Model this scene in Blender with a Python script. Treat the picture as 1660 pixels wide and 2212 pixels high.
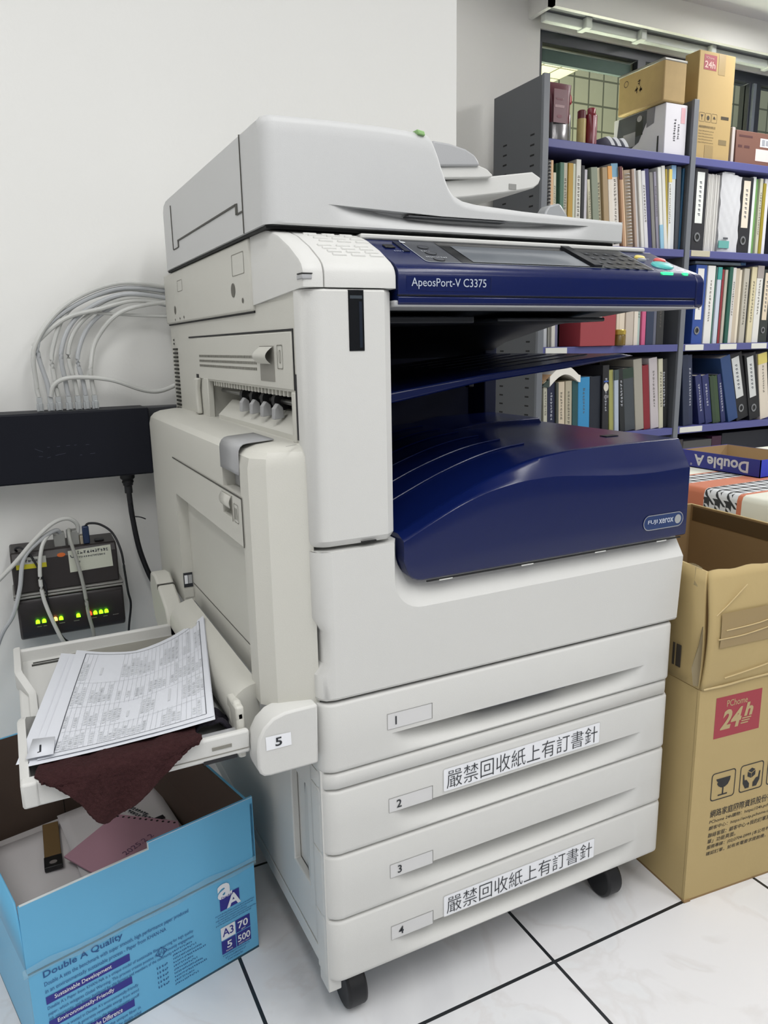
import bpy, bmesh, math, random
from mathutils import Vector, Matrix
random.seed(11)
for _o in list(bpy.data.objects): bpy.data.objects.remove(_o)
S = bpy.context.scene
COL = S.collection

# ------------------------------------------------------------------ camera
cam_d = bpy.data.cameras.new('camera'); cam = bpy.data.objects.new('camera', cam_d); COL.objects.link(cam)
S.camera = cam
cam_d.sensor_fit = 'VERTICAL'; cam_d.sensor_height = 24.0
cam_d.lens = 24.0 * 1628.51 / 2212.0
cam_d.clip_start = 0.02; cam_d.clip_end = 60
PITCH, YAW, ROLL = math.radians(12.4954), math.radians(26.4049), math.radians(-1.0634)
_f = Vector((math.sin(YAW) * math.cos(PITCH), math.cos(YAW) * math.cos(PITCH), -math.sin(PITCH)))
_r = Vector((math.cos(YAW), -math.sin(YAW), 0)); _u = _r.cross(_f)
_r2 = _r * math.cos(ROLL) + _u * math.sin(ROLL); _u2 = -_r * math.sin(ROLL) + _u * math.cos(ROLL)
cam.matrix_world = Matrix(((_r2.x, _u2.x, -_f.x, -0.3052), (_r2.y, _u2.y, -_f.y, -0.8011), (_r2.z, _u2.z, -_f.z, 0.9286), (0, 0, 0, 1)))

# ------------------------------------------------------------------ light and exposure
W = bpy.data.worlds.new('room_ambience'); S.world = W; W.use_nodes = True
W.node_tree.nodes['Background'].inputs['Color'].default_value = (0.92, 0.97, 1.0, 1)
W.node_tree.nodes['Background'].inputs['Strength'].default_value = 0.28
S.view_settings.view_transform = 'Standard'; S.view_settings.look = 'None'
S.view_settings.gamma = 1.0; S.view_settings.use_curve_mapping = False
S.view_settings.exposure = 0.72

def area(name, loc, size, energy, color=(1, 1, 1), rot=(0, 0, 0)):
    d = bpy.data.lights.new(name, 'AREA'); d.shape = 'RECTANGLE'; d.size, d.size_y = size
    d.energy = energy; d.color = color
    o = bpy.data.objects.new(name, d); o.location = loc; o.rotation_euler = rot; COL.objects.link(o)
    return o
CZ = 2.33    # ceiling height
for _x, _y, _e in ((-0.45, -1.25, 9), (-1.0, 0.0, 5), (1.3, 1.2, 1.4), (-1.75, -1.0, 1.5), (-1.55, -2.4, 5), (0.3, -2.5, 6), (1.6, -2.5, 8), (3.3, -0.4, 21), (2.75, 0.95, 12)):
    area('ceiling_lamp_and_fill', (_x, _y, CZ - .04), (0.30, 1.20), _e, (1, .995, .985))  # unseen ceiling lamps, several added as fill for the walls, left side and shelf
for _x, _e in ((0.30, 6.5), (1.0, 6.5)):
    area('ceiling_tube_light', (_x, -0.95, CZ - .04), (0.14, 1.40), _e, (1, .995, .985))
area('corridor_fill_uplight', (2.1, 2.7, 0.9), (1.2, 0.5), 48, (1, .95, .76), (math.pi, 0, 0))  # added upward fill below the sill, brightens the soffit; not a real corridor lamp

# ------------------------------------------------------------------ materials
def lin(c):
    if isinstance(c, str):
        c = c.lstrip('#'); c = [int(c[i:i + 2], 16) / 255 for i in (0, 2, 4)]
        return tuple(x / 12.92 if x <= .04045 else ((x + .055) / 1.055) ** 2.4 for x in c)
    return tuple(c)
MATS = {}
def mat(name, col, rough=.5, metal=0, var=.03, vscale=6, bump=0, bscale=300, emit=None, estr=0, trans=0, alpha=1, spec=.5, coat=0, sheen=0):
    if name in MATS: return MATS[name]
    m = bpy.data.materials.new(name); m.use_nodes = True; nt = m.node_tree; N = nt.nodes; L = nt.links
    b = N['Principled BSDF']; c = lin(col)
    b.inputs['Roughness'].default_value = rough; b.inputs['Metallic'].default_value = metal
    b.inputs['Specular IOR Level'].default_value = spec
    b.inputs['Coat Weight'].default_value = coat; b.inputs['Coat Roughness'].default_value = .08
    b.inputs['Sheen Weight'].default_value = sheen
    b.inputs['Transmission Weight'].default_value = trans; b.inputs['Alpha'].default_value = alpha
    tc = N.new('ShaderNodeTexCoord')
    nz = N.new('ShaderNodeTexNoise'); nz.inputs['Scale'].default_value = vscale; nz.inputs['Detail'].default_value = 4
    L.new(tc.outputs['Object'], nz.inputs['Vector'])
    mx = N.new('ShaderNodeMix'); mx.data_type = 'RGBA'
    mx.inputs[6].default_value = tuple(x * (1 - var) for x in c) + (1,)
    mx.inputs[7].default_value = tuple(min(1, x * (1 + var)) for x in c) + (1,)
    L.new(nz.outputs['Fac'], mx.inputs[0]); L.new(mx.outputs[2], b.inputs['Base Color'])
    if bump:
        n2 = N.new('ShaderNodeTexNoise'); n2.inputs['Scale'].default_value = bscale; n2.inputs['Detail'].default_value = 3
        L.new(tc.outputs['Object'], n2.inputs['Vector'])
        bp = N.new('ShaderNodeBump'); bp.inputs['Strength'].default_value = bump; bp.inputs['Distance'].default_value = .002
        L.new(n2.outputs['Fac'], bp.inputs['Height']); L.new(bp.outputs['Normal'], b.inputs['Normal'])
    if emit:
        b.inputs['Emission Color'].default_value = lin(emit) + (1,); b.inputs['Emission Strength'].default_value = estr
    MATS[name] = m
    return m
def cmat(col, rough=.6, pre='paint', **k): return mat(pre + '_' + col.strip('#') + ('' if rough == .6 else '_%d' % int(rough * 100)), col, rough, **k)

PLA = mat('copier_white_plastic', '#cfcfcc', .48, bump=.12, bscale=900, var=.012)
PLA2 = mat('copier_cream_plastic', '#c9c8c0', .5, bump=.12, bscale=900, var=.012)
PLG = mat('copier_grey_plastic', '#a9aaac', .42, bump=.08, bscale=900)
PLD = mat('copier_dark_grey_plastic', '#54575c', .45)
SEAM = mat('shadow_gap_black', '#141516', .7)
NAVY = mat('copier_navy_plastic', '#0b184a', .2, spec=.45, bump=.05, bscale=900, var=.03)
NAVYM = mat('copier_navy_matt', '#0c1535', .5, spec=.3, bump=.05, bscale=900)
BLK = mat('gloss_black', '#0b0d11', .16)
BLKM = mat('matt_black', '#121318', .55)
WHT = mat('sticker_white', '#eceef2', .45)
INK = mat('ink_dark', '#23262c', .6)
SILV = mat('silver_metal', '#b9bcc2', .22, metal=.9)
SILP = mat('silver_print', '#b4bccb', .4)
STEEL = mat('shaft_steel', '#9a9a98', .28, metal=.9)

# ------------------------------------------------------------------ mesh builder
class MB:
    def __init__(s): s.v = []; s.f = []; s.m = []; s.sm = []
    def add(s, vs, fs, mi=0, smooth=False, M=None):
        o = len(s.v)
        s.v += [tuple(M @ Vector(p)) if M is not None else tuple(p) for p in vs]
        for f in fs: s.f.append([o + i for i in f]); s.m.append(mi); s.sm.append(smooth)
        return s
    def box(s, x0, x1, y0, y1, z0, z1, mi=0, M=None):
        vs = [(x, y, z) for x in (x0, x1) for y in (y0, y1) for z in (z0, z1)]
        return s.add(vs, [(0, 1, 3, 2), (4, 6, 7, 5), (0, 4, 5, 1), (2, 3, 7, 6), (0, 2, 6, 4), (1, 5, 7, 3)], mi, False, M)
    def prism(s, pts, ax, a0, a1, mi=0, smooth=False, M=None):
        """pts: 2-D outline in the two axes other than ax (x:(y,z) y:(x,z) z:(x,y))"""
        n = len(pts)
        def P(p, a): return (a, p[0], p[1]) if ax == 'x' else (p[0], a, p[1]) if ax == 'y' else (p[0], p[1], a)
        s.add([P(p, a) for a in (a0, a1) for p in pts], [(i, (i + 1) % n, n + (i + 1) % n, n + i) for i in range(n)], mi, smooth, M)
        s.add([P(p, a0) for p in pts], [tuple(range(n))], mi, False, M)
        return s.add([P(p, a1) for p in pts], [tuple(range(n))], mi, False, M)
    def loft(s, rings, mi=0, smooth=True, closed=True, caps=True, M=None):
        n = len(rings[0]); vs = [p for r in rings for p in r]; fs = []
        for k in range(len(rings) - 1):
            for i in range(n if closed else n - 1):
                j = (i + 1) % n; fs.append((k * n + i, k * n + j, (k + 1) * n + j, (k + 1) * n + i))
        s.add(vs, fs, mi, smooth, M)
        if caps:
            s.add(rings[0], [tuple(range(n))], mi, False, M); s.add(rings[-1], [tuple(range(n))], mi, False, M)
        return s
    def grid(s, nu, nv, fn, mi=0, smooth=True, M=None):
        vs = [fn(i / nu, j / nv) for j in range(nv + 1) for i in range(nu + 1)]
        fs = [(j * (nu + 1) + i, j * (nu + 1) + i + 1, (j + 1) * (nu + 1) + i + 1, (j + 1) * (nu + 1) + i) for j in range(nv) for i in range(nu)]
        return s.add(vs, fs, mi, smooth, M)
    def tube(s, pts, r, n=8, mi=0, sub=6, M=None, caps=True):
        P = [Vector(p) for p in pts]
        if sub > 1 and len(P) > 2:
            Q = []
            for i in range(len(P) - 1):
                p0 = P[max(i - 1, 0)]; p1 = P[i]; p2 = P[i + 1]; p3 = P[min(i + 2, len(P) - 1)]
                for k in range(sub):
                    t = k / sub
                    Q.append(.5 * ((2 * p1) + (p2 - p0) * t + (2 * p0 - 5 * p1 + 4 * p2 - p3) * t * t + (3 * p1 - p0 - 3 * p2 + p3) * t ** 3))
            Q.append(P[-1]); P = Q
        rings = []; up = Vector((0, 0, 1))
        for i, p in enumerate(P):
            d = (P[min(i + 1, len(P) - 1)] - P[max(i - 1, 0)]).normalized()
            a = d.cross(up)
            if a.length < .05: a = d.cross(Vector((0, 1, 0)))
            a.normalize(); b = a.cross(d)
            rr = r[min(i, len(r) - 1)] if isinstance(r, (list, tuple)) else r
            rings.append([tuple(p + rr * (math.cos(2 * math.pi * k / n) * a + math.sin(2 * math.pi * k / n) * b)) for k in range(n)])
        return s.loft(rings, mi, True, True, caps, M)
    def cyl(s, p0, p1, r, n=20, mi=0, M=None):
        return s.tube([p0, p1], r, n, mi, 1, M)
    def lathe(s, prof, c, n=24, mi=0, M=None):
        rings = [[(c[0] + r * math.cos(2 * math.pi * k / n), c[1] + r * math.sin(2 * math.pi * k / n), c[2] + z) for k in range(n)] for r, z in prof]
        return s.loft(rings, mi, True, True, True, M)
    def disc(s, O, U, V, ru, rv, mi=0, n=20, lift=0):
        O = Vector(O); U = Vector(U).normalized(); V = Vector(V).normalized(); N = U.cross(V)
        return s.add([tuple(O + N * lift + U * ru * math.cos(2 * math.pi * k / n) + V * rv * math.sin(2 * math.pi * k / n)) for k in range(n)], [tuple(range(n))], mi)
    def poly(s, O, U, V, pts, mi=0, lift=0):
        O = Vector(O); U = Vector(U); V = Vector(V); N = U.cross(V).normalized()
        return s.add([tuple(O + N * lift + U * a + V * b) for a, b in pts], [tuple(range(len(pts)))], mi)
    def ring(s, O, U, V, outer, inner, mi=0, lift=0):
        """flat band between two outlines with the same number of points"""
        O = Vector(O); U = Vector(U); V = Vector(V); N = U.cross(V).normalized(); n = len(outer)
        return s.add([tuple(O + N * lift + U * a + V * b) for a, b in list(outer) + list(inner)], [(i, (i + 1) % n, n + (i + 1) % n, n + i) for i in range(n)], mi)
    def text(s, body, O, U, V, w, h, mi=0, lift=.0005, bold=0, shear=0):
        """lettering fitted to the w x h box whose lower-left corner is O; "~" gives a line of print too small to read"""
        if body == "~": return s.smallprint(O, U, V, w, h, mi, lift)
        vs, fs = text_mesh(body, bold, shear)
        x0 = min(p[0] for p in vs); x1 = max(p[0] for p in vs); y0 = min(p[1] for p in vs); y1 = max(p[1] for p in vs)
        if w is None: w = h * (x1 - x0) / (y1 - y0)
        if h is None: h = w * (y1 - y0) / (x1 - x0)
        return s.poly_mesh(vs, fs, O, U, V, lambda p: ((p[0] - x0) / (x1 - x0) * w, (p[1] - y0) / (y1 - y0) * h), mi, lift)
    def smallprint(s, O, U, V, w, h, mi, lift):
        O = Vector(O); U = Vector(U).normalized(); V = Vector(V).normalized(); r = random.Random(int(w * 1e5) + int(h * 1e6)); a = 0
        while a < w - h * .3:
            c = h * r.uniform(.5, .95)
            for _ in range(3):
                x0 = a + c * r.uniform(0, .35); x1 = a + c * r.uniform(.6, 1); y0 = h * r.uniform(0, .8); s.poly(O, U, V, [(x0, y0), (x1, y0), (x1, y0 + h * .18), (x0, y0 + h * .18)], mi, lift)
            x0 = a + c * r.uniform(.1, .7); s.poly(O, U, V, [(x0, 0), (x0 + h * .14, 0), (x0 + h * .14, h * r.uniform(.6, 1)), (x0, h * r.uniform(.6, 1))], mi, lift); a += c * 1.15
        return s
    def poly_mesh(s, vs, fs, O, U, V, fn, mi, lift):
        O = Vector(O); U = Vector(U).normalized(); V = Vector(V).normalized(); N = U.cross(V)
        out = []
        for p in vs:
            a, b = fn(p); out.append(tuple(O + U * a + V * b + N * lift))
        return s.add(out, fs, mi)
    def holed(s, ax, a0, a1, b0, b1, c0, c1, holes, mi=0):
        """slab (outline a x b, thickness c0..c1 along ax) with rectangular openings"""
        A = sorted({a0, a1} | {h[0] for h in holes} | {h[1] for h in holes}); B = sorted({b0, b1} | {h[2] for h in holes} | {h[3] for h in holes})
        def P(a, b, c): return (c, a, b) if ax == 'x' else (a, c, b) if ax == 'y' else (a, b, c)
        vid = {}; vs = []; fs = []
        def V(a, b, c):
            k = (round(a, 5), round(b, 5), round(c, 5))
            if k not in vid: vid[k] = len(vs); vs.append(P(a, b, c))
            return vid[k]
        def solid(i, j):
            if i < 0 or j < 0 or i >= len(A) - 1 or j >= len(B) - 1: return False
            ca = (A[i] + A[i + 1]) / 2; cb = (B[j] + B[j + 1]) / 2
            return not any(h[0] < ca < h[1] and h[2] < cb < h[3] for h in holes)
        for i in range(len(A) - 1):
            for j in range(len(B) - 1):
                if not solid(i, j): continue
                for c in (c0, c1): fs.append((V(A[i], B[j], c), V(A[i + 1], B[j], c), V(A[i + 1], B[j + 1], c), V(A[i], B[j + 1], c)))
                for (di, dj, p, q) in ((-1, 0, (A[i], B[j]), (A[i], B[j + 1])), (1, 0, (A[i + 1], B[j]), (A[i + 1], B[j + 1])), (0, -1, (A[i], B[j]), (A[i + 1], B[j])), (0, 1, (A[i], B[j + 1]), (A[i + 1], B[j + 1]))):
                    if not solid(i + di, j + dj): fs.append((V(*p, c0), V(*q, c0), V(*q, c1), V(*p, c1)))
        return s.add(vs, fs, mi)
    def build(s, name, mats, parent=None, bevel=0, seg=2, angle=35, solid=0, label=None):
        me = bpy.data.meshes.new(name)
        me.from_pydata(s.v, [], s.f)
        mats = mats if isinstance(mats, (list, tuple)) else [mats]
        for m in mats: me.materials.append(m)
        me.polygons.foreach_set('material_index', s.m)
        bm = bmesh.new(); bm.from_mesh(me)
        bmesh.ops.remove_doubles(bm, verts=bm.verts, dist=1e-6)
        if not solid: bmesh.ops.recalc_face_normals(bm, faces=bm.faces)
        bm.to_mesh(me); bm.free()
        me.polygons.foreach_set('use_smooth', [True] * len(me.polygons))
        me.set_sharp_from_angle(angle=math.radians(angle))
        me.update()
        o = bpy.data.objects.new(name, me); COL.objects.link(o)
        if parent is not None: o.parent = parent
        if solid:
            md = o.modifiers.new('thickness', 'SOLIDIFY'); md.thickness = solid; md.offset = 0
        if bevel:
            md = o.modifiers.new('bevel', 'BEVEL'); md.width = bevel; md.segments = seg; md.limit_method = 'ANGLE'; md.angle_limit = math.radians(40); md.harden_normals = False
        if label: o['label'] = label
        return o
def cut(o, boxes):
    """carve box-shaped recesses (x0,x1,y0,y1,z0,z1 in the object's own space) out of a closed part"""
    for bx in boxes:
        c = MB().box(*bx).build('cutter_block', []); c.matrix_world = Matrix.Identity(4)
        mw = o.parent; o.parent = None
        md = o.modifiers.new('cut', 'BOOLEAN'); md.operation = 'DIFFERENCE'; md.object = c; md.solver = 'EXACT'
        bpy.context.view_layer.update()
        me = bpy.data.meshes.new_from_object(o.evaluated_get(bpy.context.evaluated_depsgraph_get()))
        o.modifiers.clear(); old = o.data; o.data = me; bpy.data.meshes.remove(old); o.parent = mw
        cm = c.data; bpy.data.objects.remove(c); bpy.data.meshes.remove(cm)
    o.data.polygons.foreach_set('use_smooth', [True] * len(o.data.polygons)); o.data.set_sharp_from_angle(angle=math.radians(24)); o.data.update()
    return o
_TC = {}
def text_mesh(body, bold=0, shear=0):
    k = (body, bold, shear)
    if k not in _TC:
        cu = bpy.data.curves.new('lettering', 'FONT'); cu.body = body; cu.size = 1; cu.offset = bold; cu.shear = shear; cu.resolution_u = 3
        ob = bpy.data.objects.new('lettering', cu); COL.objects.link(ob)
        dg = bpy.context.evaluated_depsgraph_get()
        me = bpy.data.meshes.new_from_object(ob.evaluated_get(dg))
        _TC[k] = ([tuple(v.co) for v in me.vertices], [tuple(p.vertices) for p in me.polygons])
        bpy.data.objects.remove(ob); bpy.data.curves.remove(cu); bpy.data.meshes.remove(me)
    return _TC[k]
def rrect(x0, x1, y0, y1, r, n=5):
    out = []
    for cx, cy, a in ((x1 - r, y0 + r, -90), (x1 - r, y1 - r, 0), (x0 + r, y1 - r, 90), (x0 + r, y0 + r, 180)):
        for k in range(n + 1):
            t = math.radians(a + 90 * k / n); out.append((cx + r * math.cos(t), cy + r * math.sin(t)))
    return out
def thing(name, label, cat, loc=(0, 0, 0), group=None):
    o = bpy.data.objects.new(name, None); COL.objects.link(o); o.location = loc; o.empty_display_size = .05
    o['label'] = label; o['category'] = cat
    if group: o['group'] = group
    return o
def tag(o, label, cat, group=None):
    o['label'] = label; o['category'] = cat
    if group: o['group'] = group
    return o
def struct(o):
    o['kind'] = 'structure'; return o
X3, Y3, Z3 = Vector((1, 0, 0)), Vector((0, 1, 0)), Vector((0, 0, 1))

# ------------------------------------------------------------------ the room
def floor_mat():
    m = bpy.data.materials.new('floor_marble_tile'); m.use_nodes = True; nt = m.node_tree; N = nt.nodes; L = nt.links
    b = N['Principled BSDF']; b.inputs['Roughness'].default_value = .22
    g = N.new('ShaderNodeNewGeometry'); sp = N.new('ShaderNodeSeparateXYZ'); L.new(g.outputs['Position'], sp.inputs[0])
    T = .428
    def line(sock, off):
        a = N.new('ShaderNodeMath'); a.operation = 'ADD'; a.inputs[1].default_value = off; L.new(sock, a.inputs[0])
        d = N.new('ShaderNodeMath'); d.operation = 'DIVIDE'; d.inputs[1].default_value = T; L.new(a.outputs[0], d.inputs[0])
        f = N.new('ShaderNodeMath'); f.operation = 'FRACT'; L.new(d.outputs[0], f.inputs[0])
        c = N.new('ShaderNodeMath'); c.operation = 'COMPARE'; c.inputs[1].default_value = .5; c.inputs[2].default_value = .0065; L.new(f.outputs[0], c.inputs[0])
        return c.outputs[0]
    lx = line(sp.outputs[0], -.353 + T / 2 + 10 * T); ly = line(sp.outputs[1], .035 + T / 2 + 10 * T)
    mxl = N.new('ShaderNodeMath'); mxl.operation = 'MAXIMUM'; L.new(lx, mxl.inputs[0]); L.new(ly, mxl.inputs[1])
    nz = N.new('ShaderNodeTexNoise'); nz.inputs['Scale'].default_value = 5; nz.inputs['Detail'].default_value = 9; nz.inputs['Distortion'].default_value = 1.0
    L.new(g.outputs['Position'], nz.inputs['Vector'])
    cr = N.new('ShaderNodeValToRGB'); e = cr.color_ramp.elements
    e[0].position = .30; e[0].color = lin('#d3d4d7') + (1,); e[1].position = .50; e[1].color = lin('#dedfe1') + (1,)
    e2 = cr.color_ramp.elements.new(.53); e2.color = lin('#d9d8d9') + (1,); e3 = cr.color_ramp.elements.new(.57); e3.color = lin('#e0e0e2') + (1,)
    L.new(nz.outputs['Fac'], cr.inputs[0])
    mx = N.new('ShaderNodeMix'); mx.data_type = 'RGBA'; mx.inputs[7].default_value = lin('#25282b') + (1,)
    L.new(cr.outputs[0], mx.inputs[6]); L.new(mxl.outputs[0], mx.inputs[0]); L.new(mx.outputs[2], b.inputs['Base Color'])
    bp = N.new('ShaderNodeBump'); bp.inputs['Strength'].default_value = .4; bp.inputs['Distance'].default_value = .002; bp.invert = True
    L.new(mxl.outputs[0], bp.inputs['Height']); L.new(bp.outputs['Normal'], b.inputs['Normal'])
    return m
WALLM = mat('wall_white_paint', '#ecece9', .75, bump=.10, bscale=120, var=.012, vscale=2)
WALLG = mat('wall_grey_white_paint', '#dcdbd7', .75, bump=.10, bscale=120, var=.012, vscale=2)
CEIL = mat('ceiling_board', '#c9c9c9', .8, bump=.2, bscale=200)
struct(MB().box(-2.6, 4.6, -3.2, 2.4, -.05, 0).build('floor', floor_mat()))
YW = .785     # face of the wall behind the copier
YB = 1.97     # face of the wall with the window
struct(MB().box(-2.6, .684, YW, 2.1, 0, CZ + .3).build('wall_left', WALLM))
struct(MB().holed('y', .684, 4.6, 0, CZ + .3, YB, YB + .12, [(1.825, 3.9, 1.0, 2.18)]).build('wall_back', WALLG))
struct(MB().box(-2.6, 4.6, -3.2, 2.1, CZ, CZ + .05).build('ceiling', CEIL))
struct(MB().box(4.5, 4.6, -3.2, 2.1, 0, CZ).build('wall_right', WALLG))
struct(MB().box(-2.6, -2.5, -3.2, .785, 0, CZ).build('wall_side', WALLG))
struct(MB().box(-2.6, 4.6, -3.2, -3.1, 0, CZ).build('wall_front', mat('wall_far_grey', '#7f8184', .8)))
# pelmet box over the window
pel = MB(); pel.box(1.763, 4.5, 1.826, 1.846, 2.203, CZ); pel.box(1.763, 1.783, 1.826, YB, 2.203, CZ)
struct(pel.build('trim_1', WALLG))
FRM = mat('window_frame_dark', '#171c28', .4); ALU = mat('blind_rail_white', '#c9cec9', .4)
win = MB(); win.holed('y', 1.825, 3.9, 1.0, 2.18, YB + .01, YB + .07, [(1.845, 2.37, 1.04, 2.135), (2.42, 3.10, 1.04, 2.135), (3.18, 3.86, 1.04, 2.135)])
wo = struct(win.build('window_1', FRM, bevel=.003))
GLS = mat('window_glass', '#dfe9e4', .02, trans=1.0, var=0); GLS.node_tree.nodes['Principled BSDF'].inputs['IOR'].default_value = 1.02
for a, b in ((1.845, 2.37), (2.42, 3.10), (3.18, 3.86)): MB().box(a, b, YB + .035, YB + .041, 1.04, 2.135).build('window_pane', GLS, wo)
MB().box(1.845, 2.36, YB + .042, YB + .06, 2.075, 2.125).build('window_upper_rail', mat('window_rail_grey', '#4c5a58', .5), wo)
MB().box(3.11, 3.13, YB - .004, YB + .01, 1.04, 2.13).build('window_mullion', mat('window_mullion_grey', '#5a6068', .4), wo)
# blind rails under the pelmet
bl = thing('blind_headrail', 'white blind headrail with clips under the pelmet over the window', 'blind', (2.6, 1.93, 2.19))
MB().box(-.81, 1.3, -.035, -.005, -.012, .02).build('rail', ALU, bl, .004)
MB().box(-.6, 1.3, -.085, -.075, .02, .028).build('rod', SILV, bl)
for x in (-.62, -.32, .1, .5): MB().box(x, x + .03, -.06, .0, -.018, .035).build('clip', ALU, bl, .003)
MB().box(-.81, 1.3, -.075, -.03, .02, .05).build('housing', mat('blind_housing_grey', '#55585c', .5), bl, .003)
# tiled corridor outside the window
def tile_mat(name, c1, sx, rough=.4):
    m = bpy.data.materials.new(name); m.use_nodes = True; nt = m.node_tree; N = nt.nodes; L = nt.links
    b = N['Principled BSDF']; b.inputs['Roughness'].default_value = rough
    tc = N.new('ShaderNodeTexCoord'); mp = N.new('ShaderNodeMapping'); L.new(tc.outputs['Object'], mp.inputs[0])
    mp.inputs['Rotation'].default_value = sx
    br = N.new('ShaderNodeTexBrick'); br.offset = 0; br.inputs['Scale'].default_value = 1
    br.inputs['Brick Width'].default_value = .12; br.inputs['Row Height'].default_value = .15; br.inputs['Mortar Size'].default_value = .006; br.inputs['Mortar Smooth'].default_value = .1
    br.inputs['Color1'].default_value = lin(c1) + (1,); br.inputs['Color2'].default_value = lin(c1) + (1,); br.inputs['Mortar'].default_value = lin('#6a6a5c') + (1,)
    L.new(mp.outputs[0], br.inputs[0]); L.new(br.outputs[0], b.inputs['Base Color'])
    return m
struct(MB().box(1.2, 6.5, 3.3, 3.4, 0, 3.2).build('wall_corridor', tile_mat('corridor_tile', '#b9b6a2', (math.radians(90), 0, 0))))
struct(MB().box(1.2, 2.76, 2.2, 3.3, 2.40, 2.45).build('trim_2', tile_mat('corridor_soffit_tile', '#dad6b8', (0, 0, 0))))

# ------------------------------------------------------------------ the photocopier
cop = thing('photocopier', 'large white office photocopier with navy control panel and output tray on castors', 'photocopier', (0.3, 0.35, 0))
cop_inv = Matrix.Translation((-0.3, -0.35, 0))
def P(mb, name, mats, parent=None, **k):
    """a part of the copier, modelled in room coordinates"""
    mb.v = [tuple(Vector(v) - Vector((0.3, 0.35, 0))) for v in mb.v]
    return mb.build(name, mats, parent or cop, **k)
CW = .600
def arc(cx, cy, r, a0, a1, n=6):
    return [(cx + r * math.cos(math.radians(a0 + (a1 - a0) * k / n)), cy + r * math.sin(math.radians(a0 + (a1 - a0) * k / n))) for k in range(n + 1)]

# lower cabinet and castors
cab = MB(); cab.box(.012, .596, .10, .70, .10, .50)
cab_o = P(cab, 'cabinet', PLA, bevel=.004)
MBs = MB(); MBs.box(.010, .596, .090, .0995, .09, .69); P(MBs, 'gap_shade_sheet', SEAM)  # black sheet behind the drawer gaps, standing in for the shade inside them
pn = MB(); pn.holed('x', .046, .66, .116, .43, .001, .012, [(.066, .132, .195, .350)])
sd = P(pn, 'side_door', PLA, bevel=.002)
pk = MB()
pk.add([(.013, .132, .195), (.013, .132, .350), (.030, .100, .350), (.030, .085, .195)], [(0, 1, 2, 3)])
pk.add([(.030, .100, .350), (.030, .085, .195), (.016, .066, .195), (.016, .066, .350)], [(0, 1, 2, 3)])
pk.box(.012, .030, .066, .132, .350, .352); pk.box(.012, .030, .066, .132, .193, .195)
P(pk, 'handle_pocket', PLA, sd)
gr = MB(); gr.loft([[(.001 + .014 * c, .072 + .010 * s_, z) for c, s_ in ((0, -1), (1, -.8), (1, .6), (.3, 1 + .8 * math.sin(math.pi * (z - .195) / .155)))] for z in [.195 + .155 * k / 8 for k in range(9)]], caps=True)
P(gr, 'handle_grip', PLA, sd)
fr = MB(); fr.box(.001, .02, .012, .0435, .064, .4), fr.box(.001, .012, .0435, .70, .088, .1135); fr.box(.001, .012, .0435, .05, .1135, .43)
P(fr, 'cabinet_side_strip', PLA, bevel=.0015)
sc = MB(); sc.disc((.0005, .022, .352), (0, -1, 0), (0, 0, 1), .0045, .009, 0); P(sc, 'screw_cover', PLG)
for cx, cy in ((.048, .036), (.524, .036), (.05, .62), (.53, .62)):
    w = MB()
    w.cyl((cx - .015, cy + .012, .032), (cx + .015, cy + .012, .032), .032, 28)
    co = P(w, 'castor', mat('castor_black', '#15161a', .5), bevel=.004)
    h = MB(); h.prism(arc(cy + .018, .050, .032, -10, 120, 10), 'x', cx - .021, cx + .021); h.box(cx - .016, cx + .016, cy + .012, cy + .045, .060, .10)
    P(h, 'castor_housing', mat('castor_housing_black', '#0e0f12', .5), co, bevel=.002)

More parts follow.
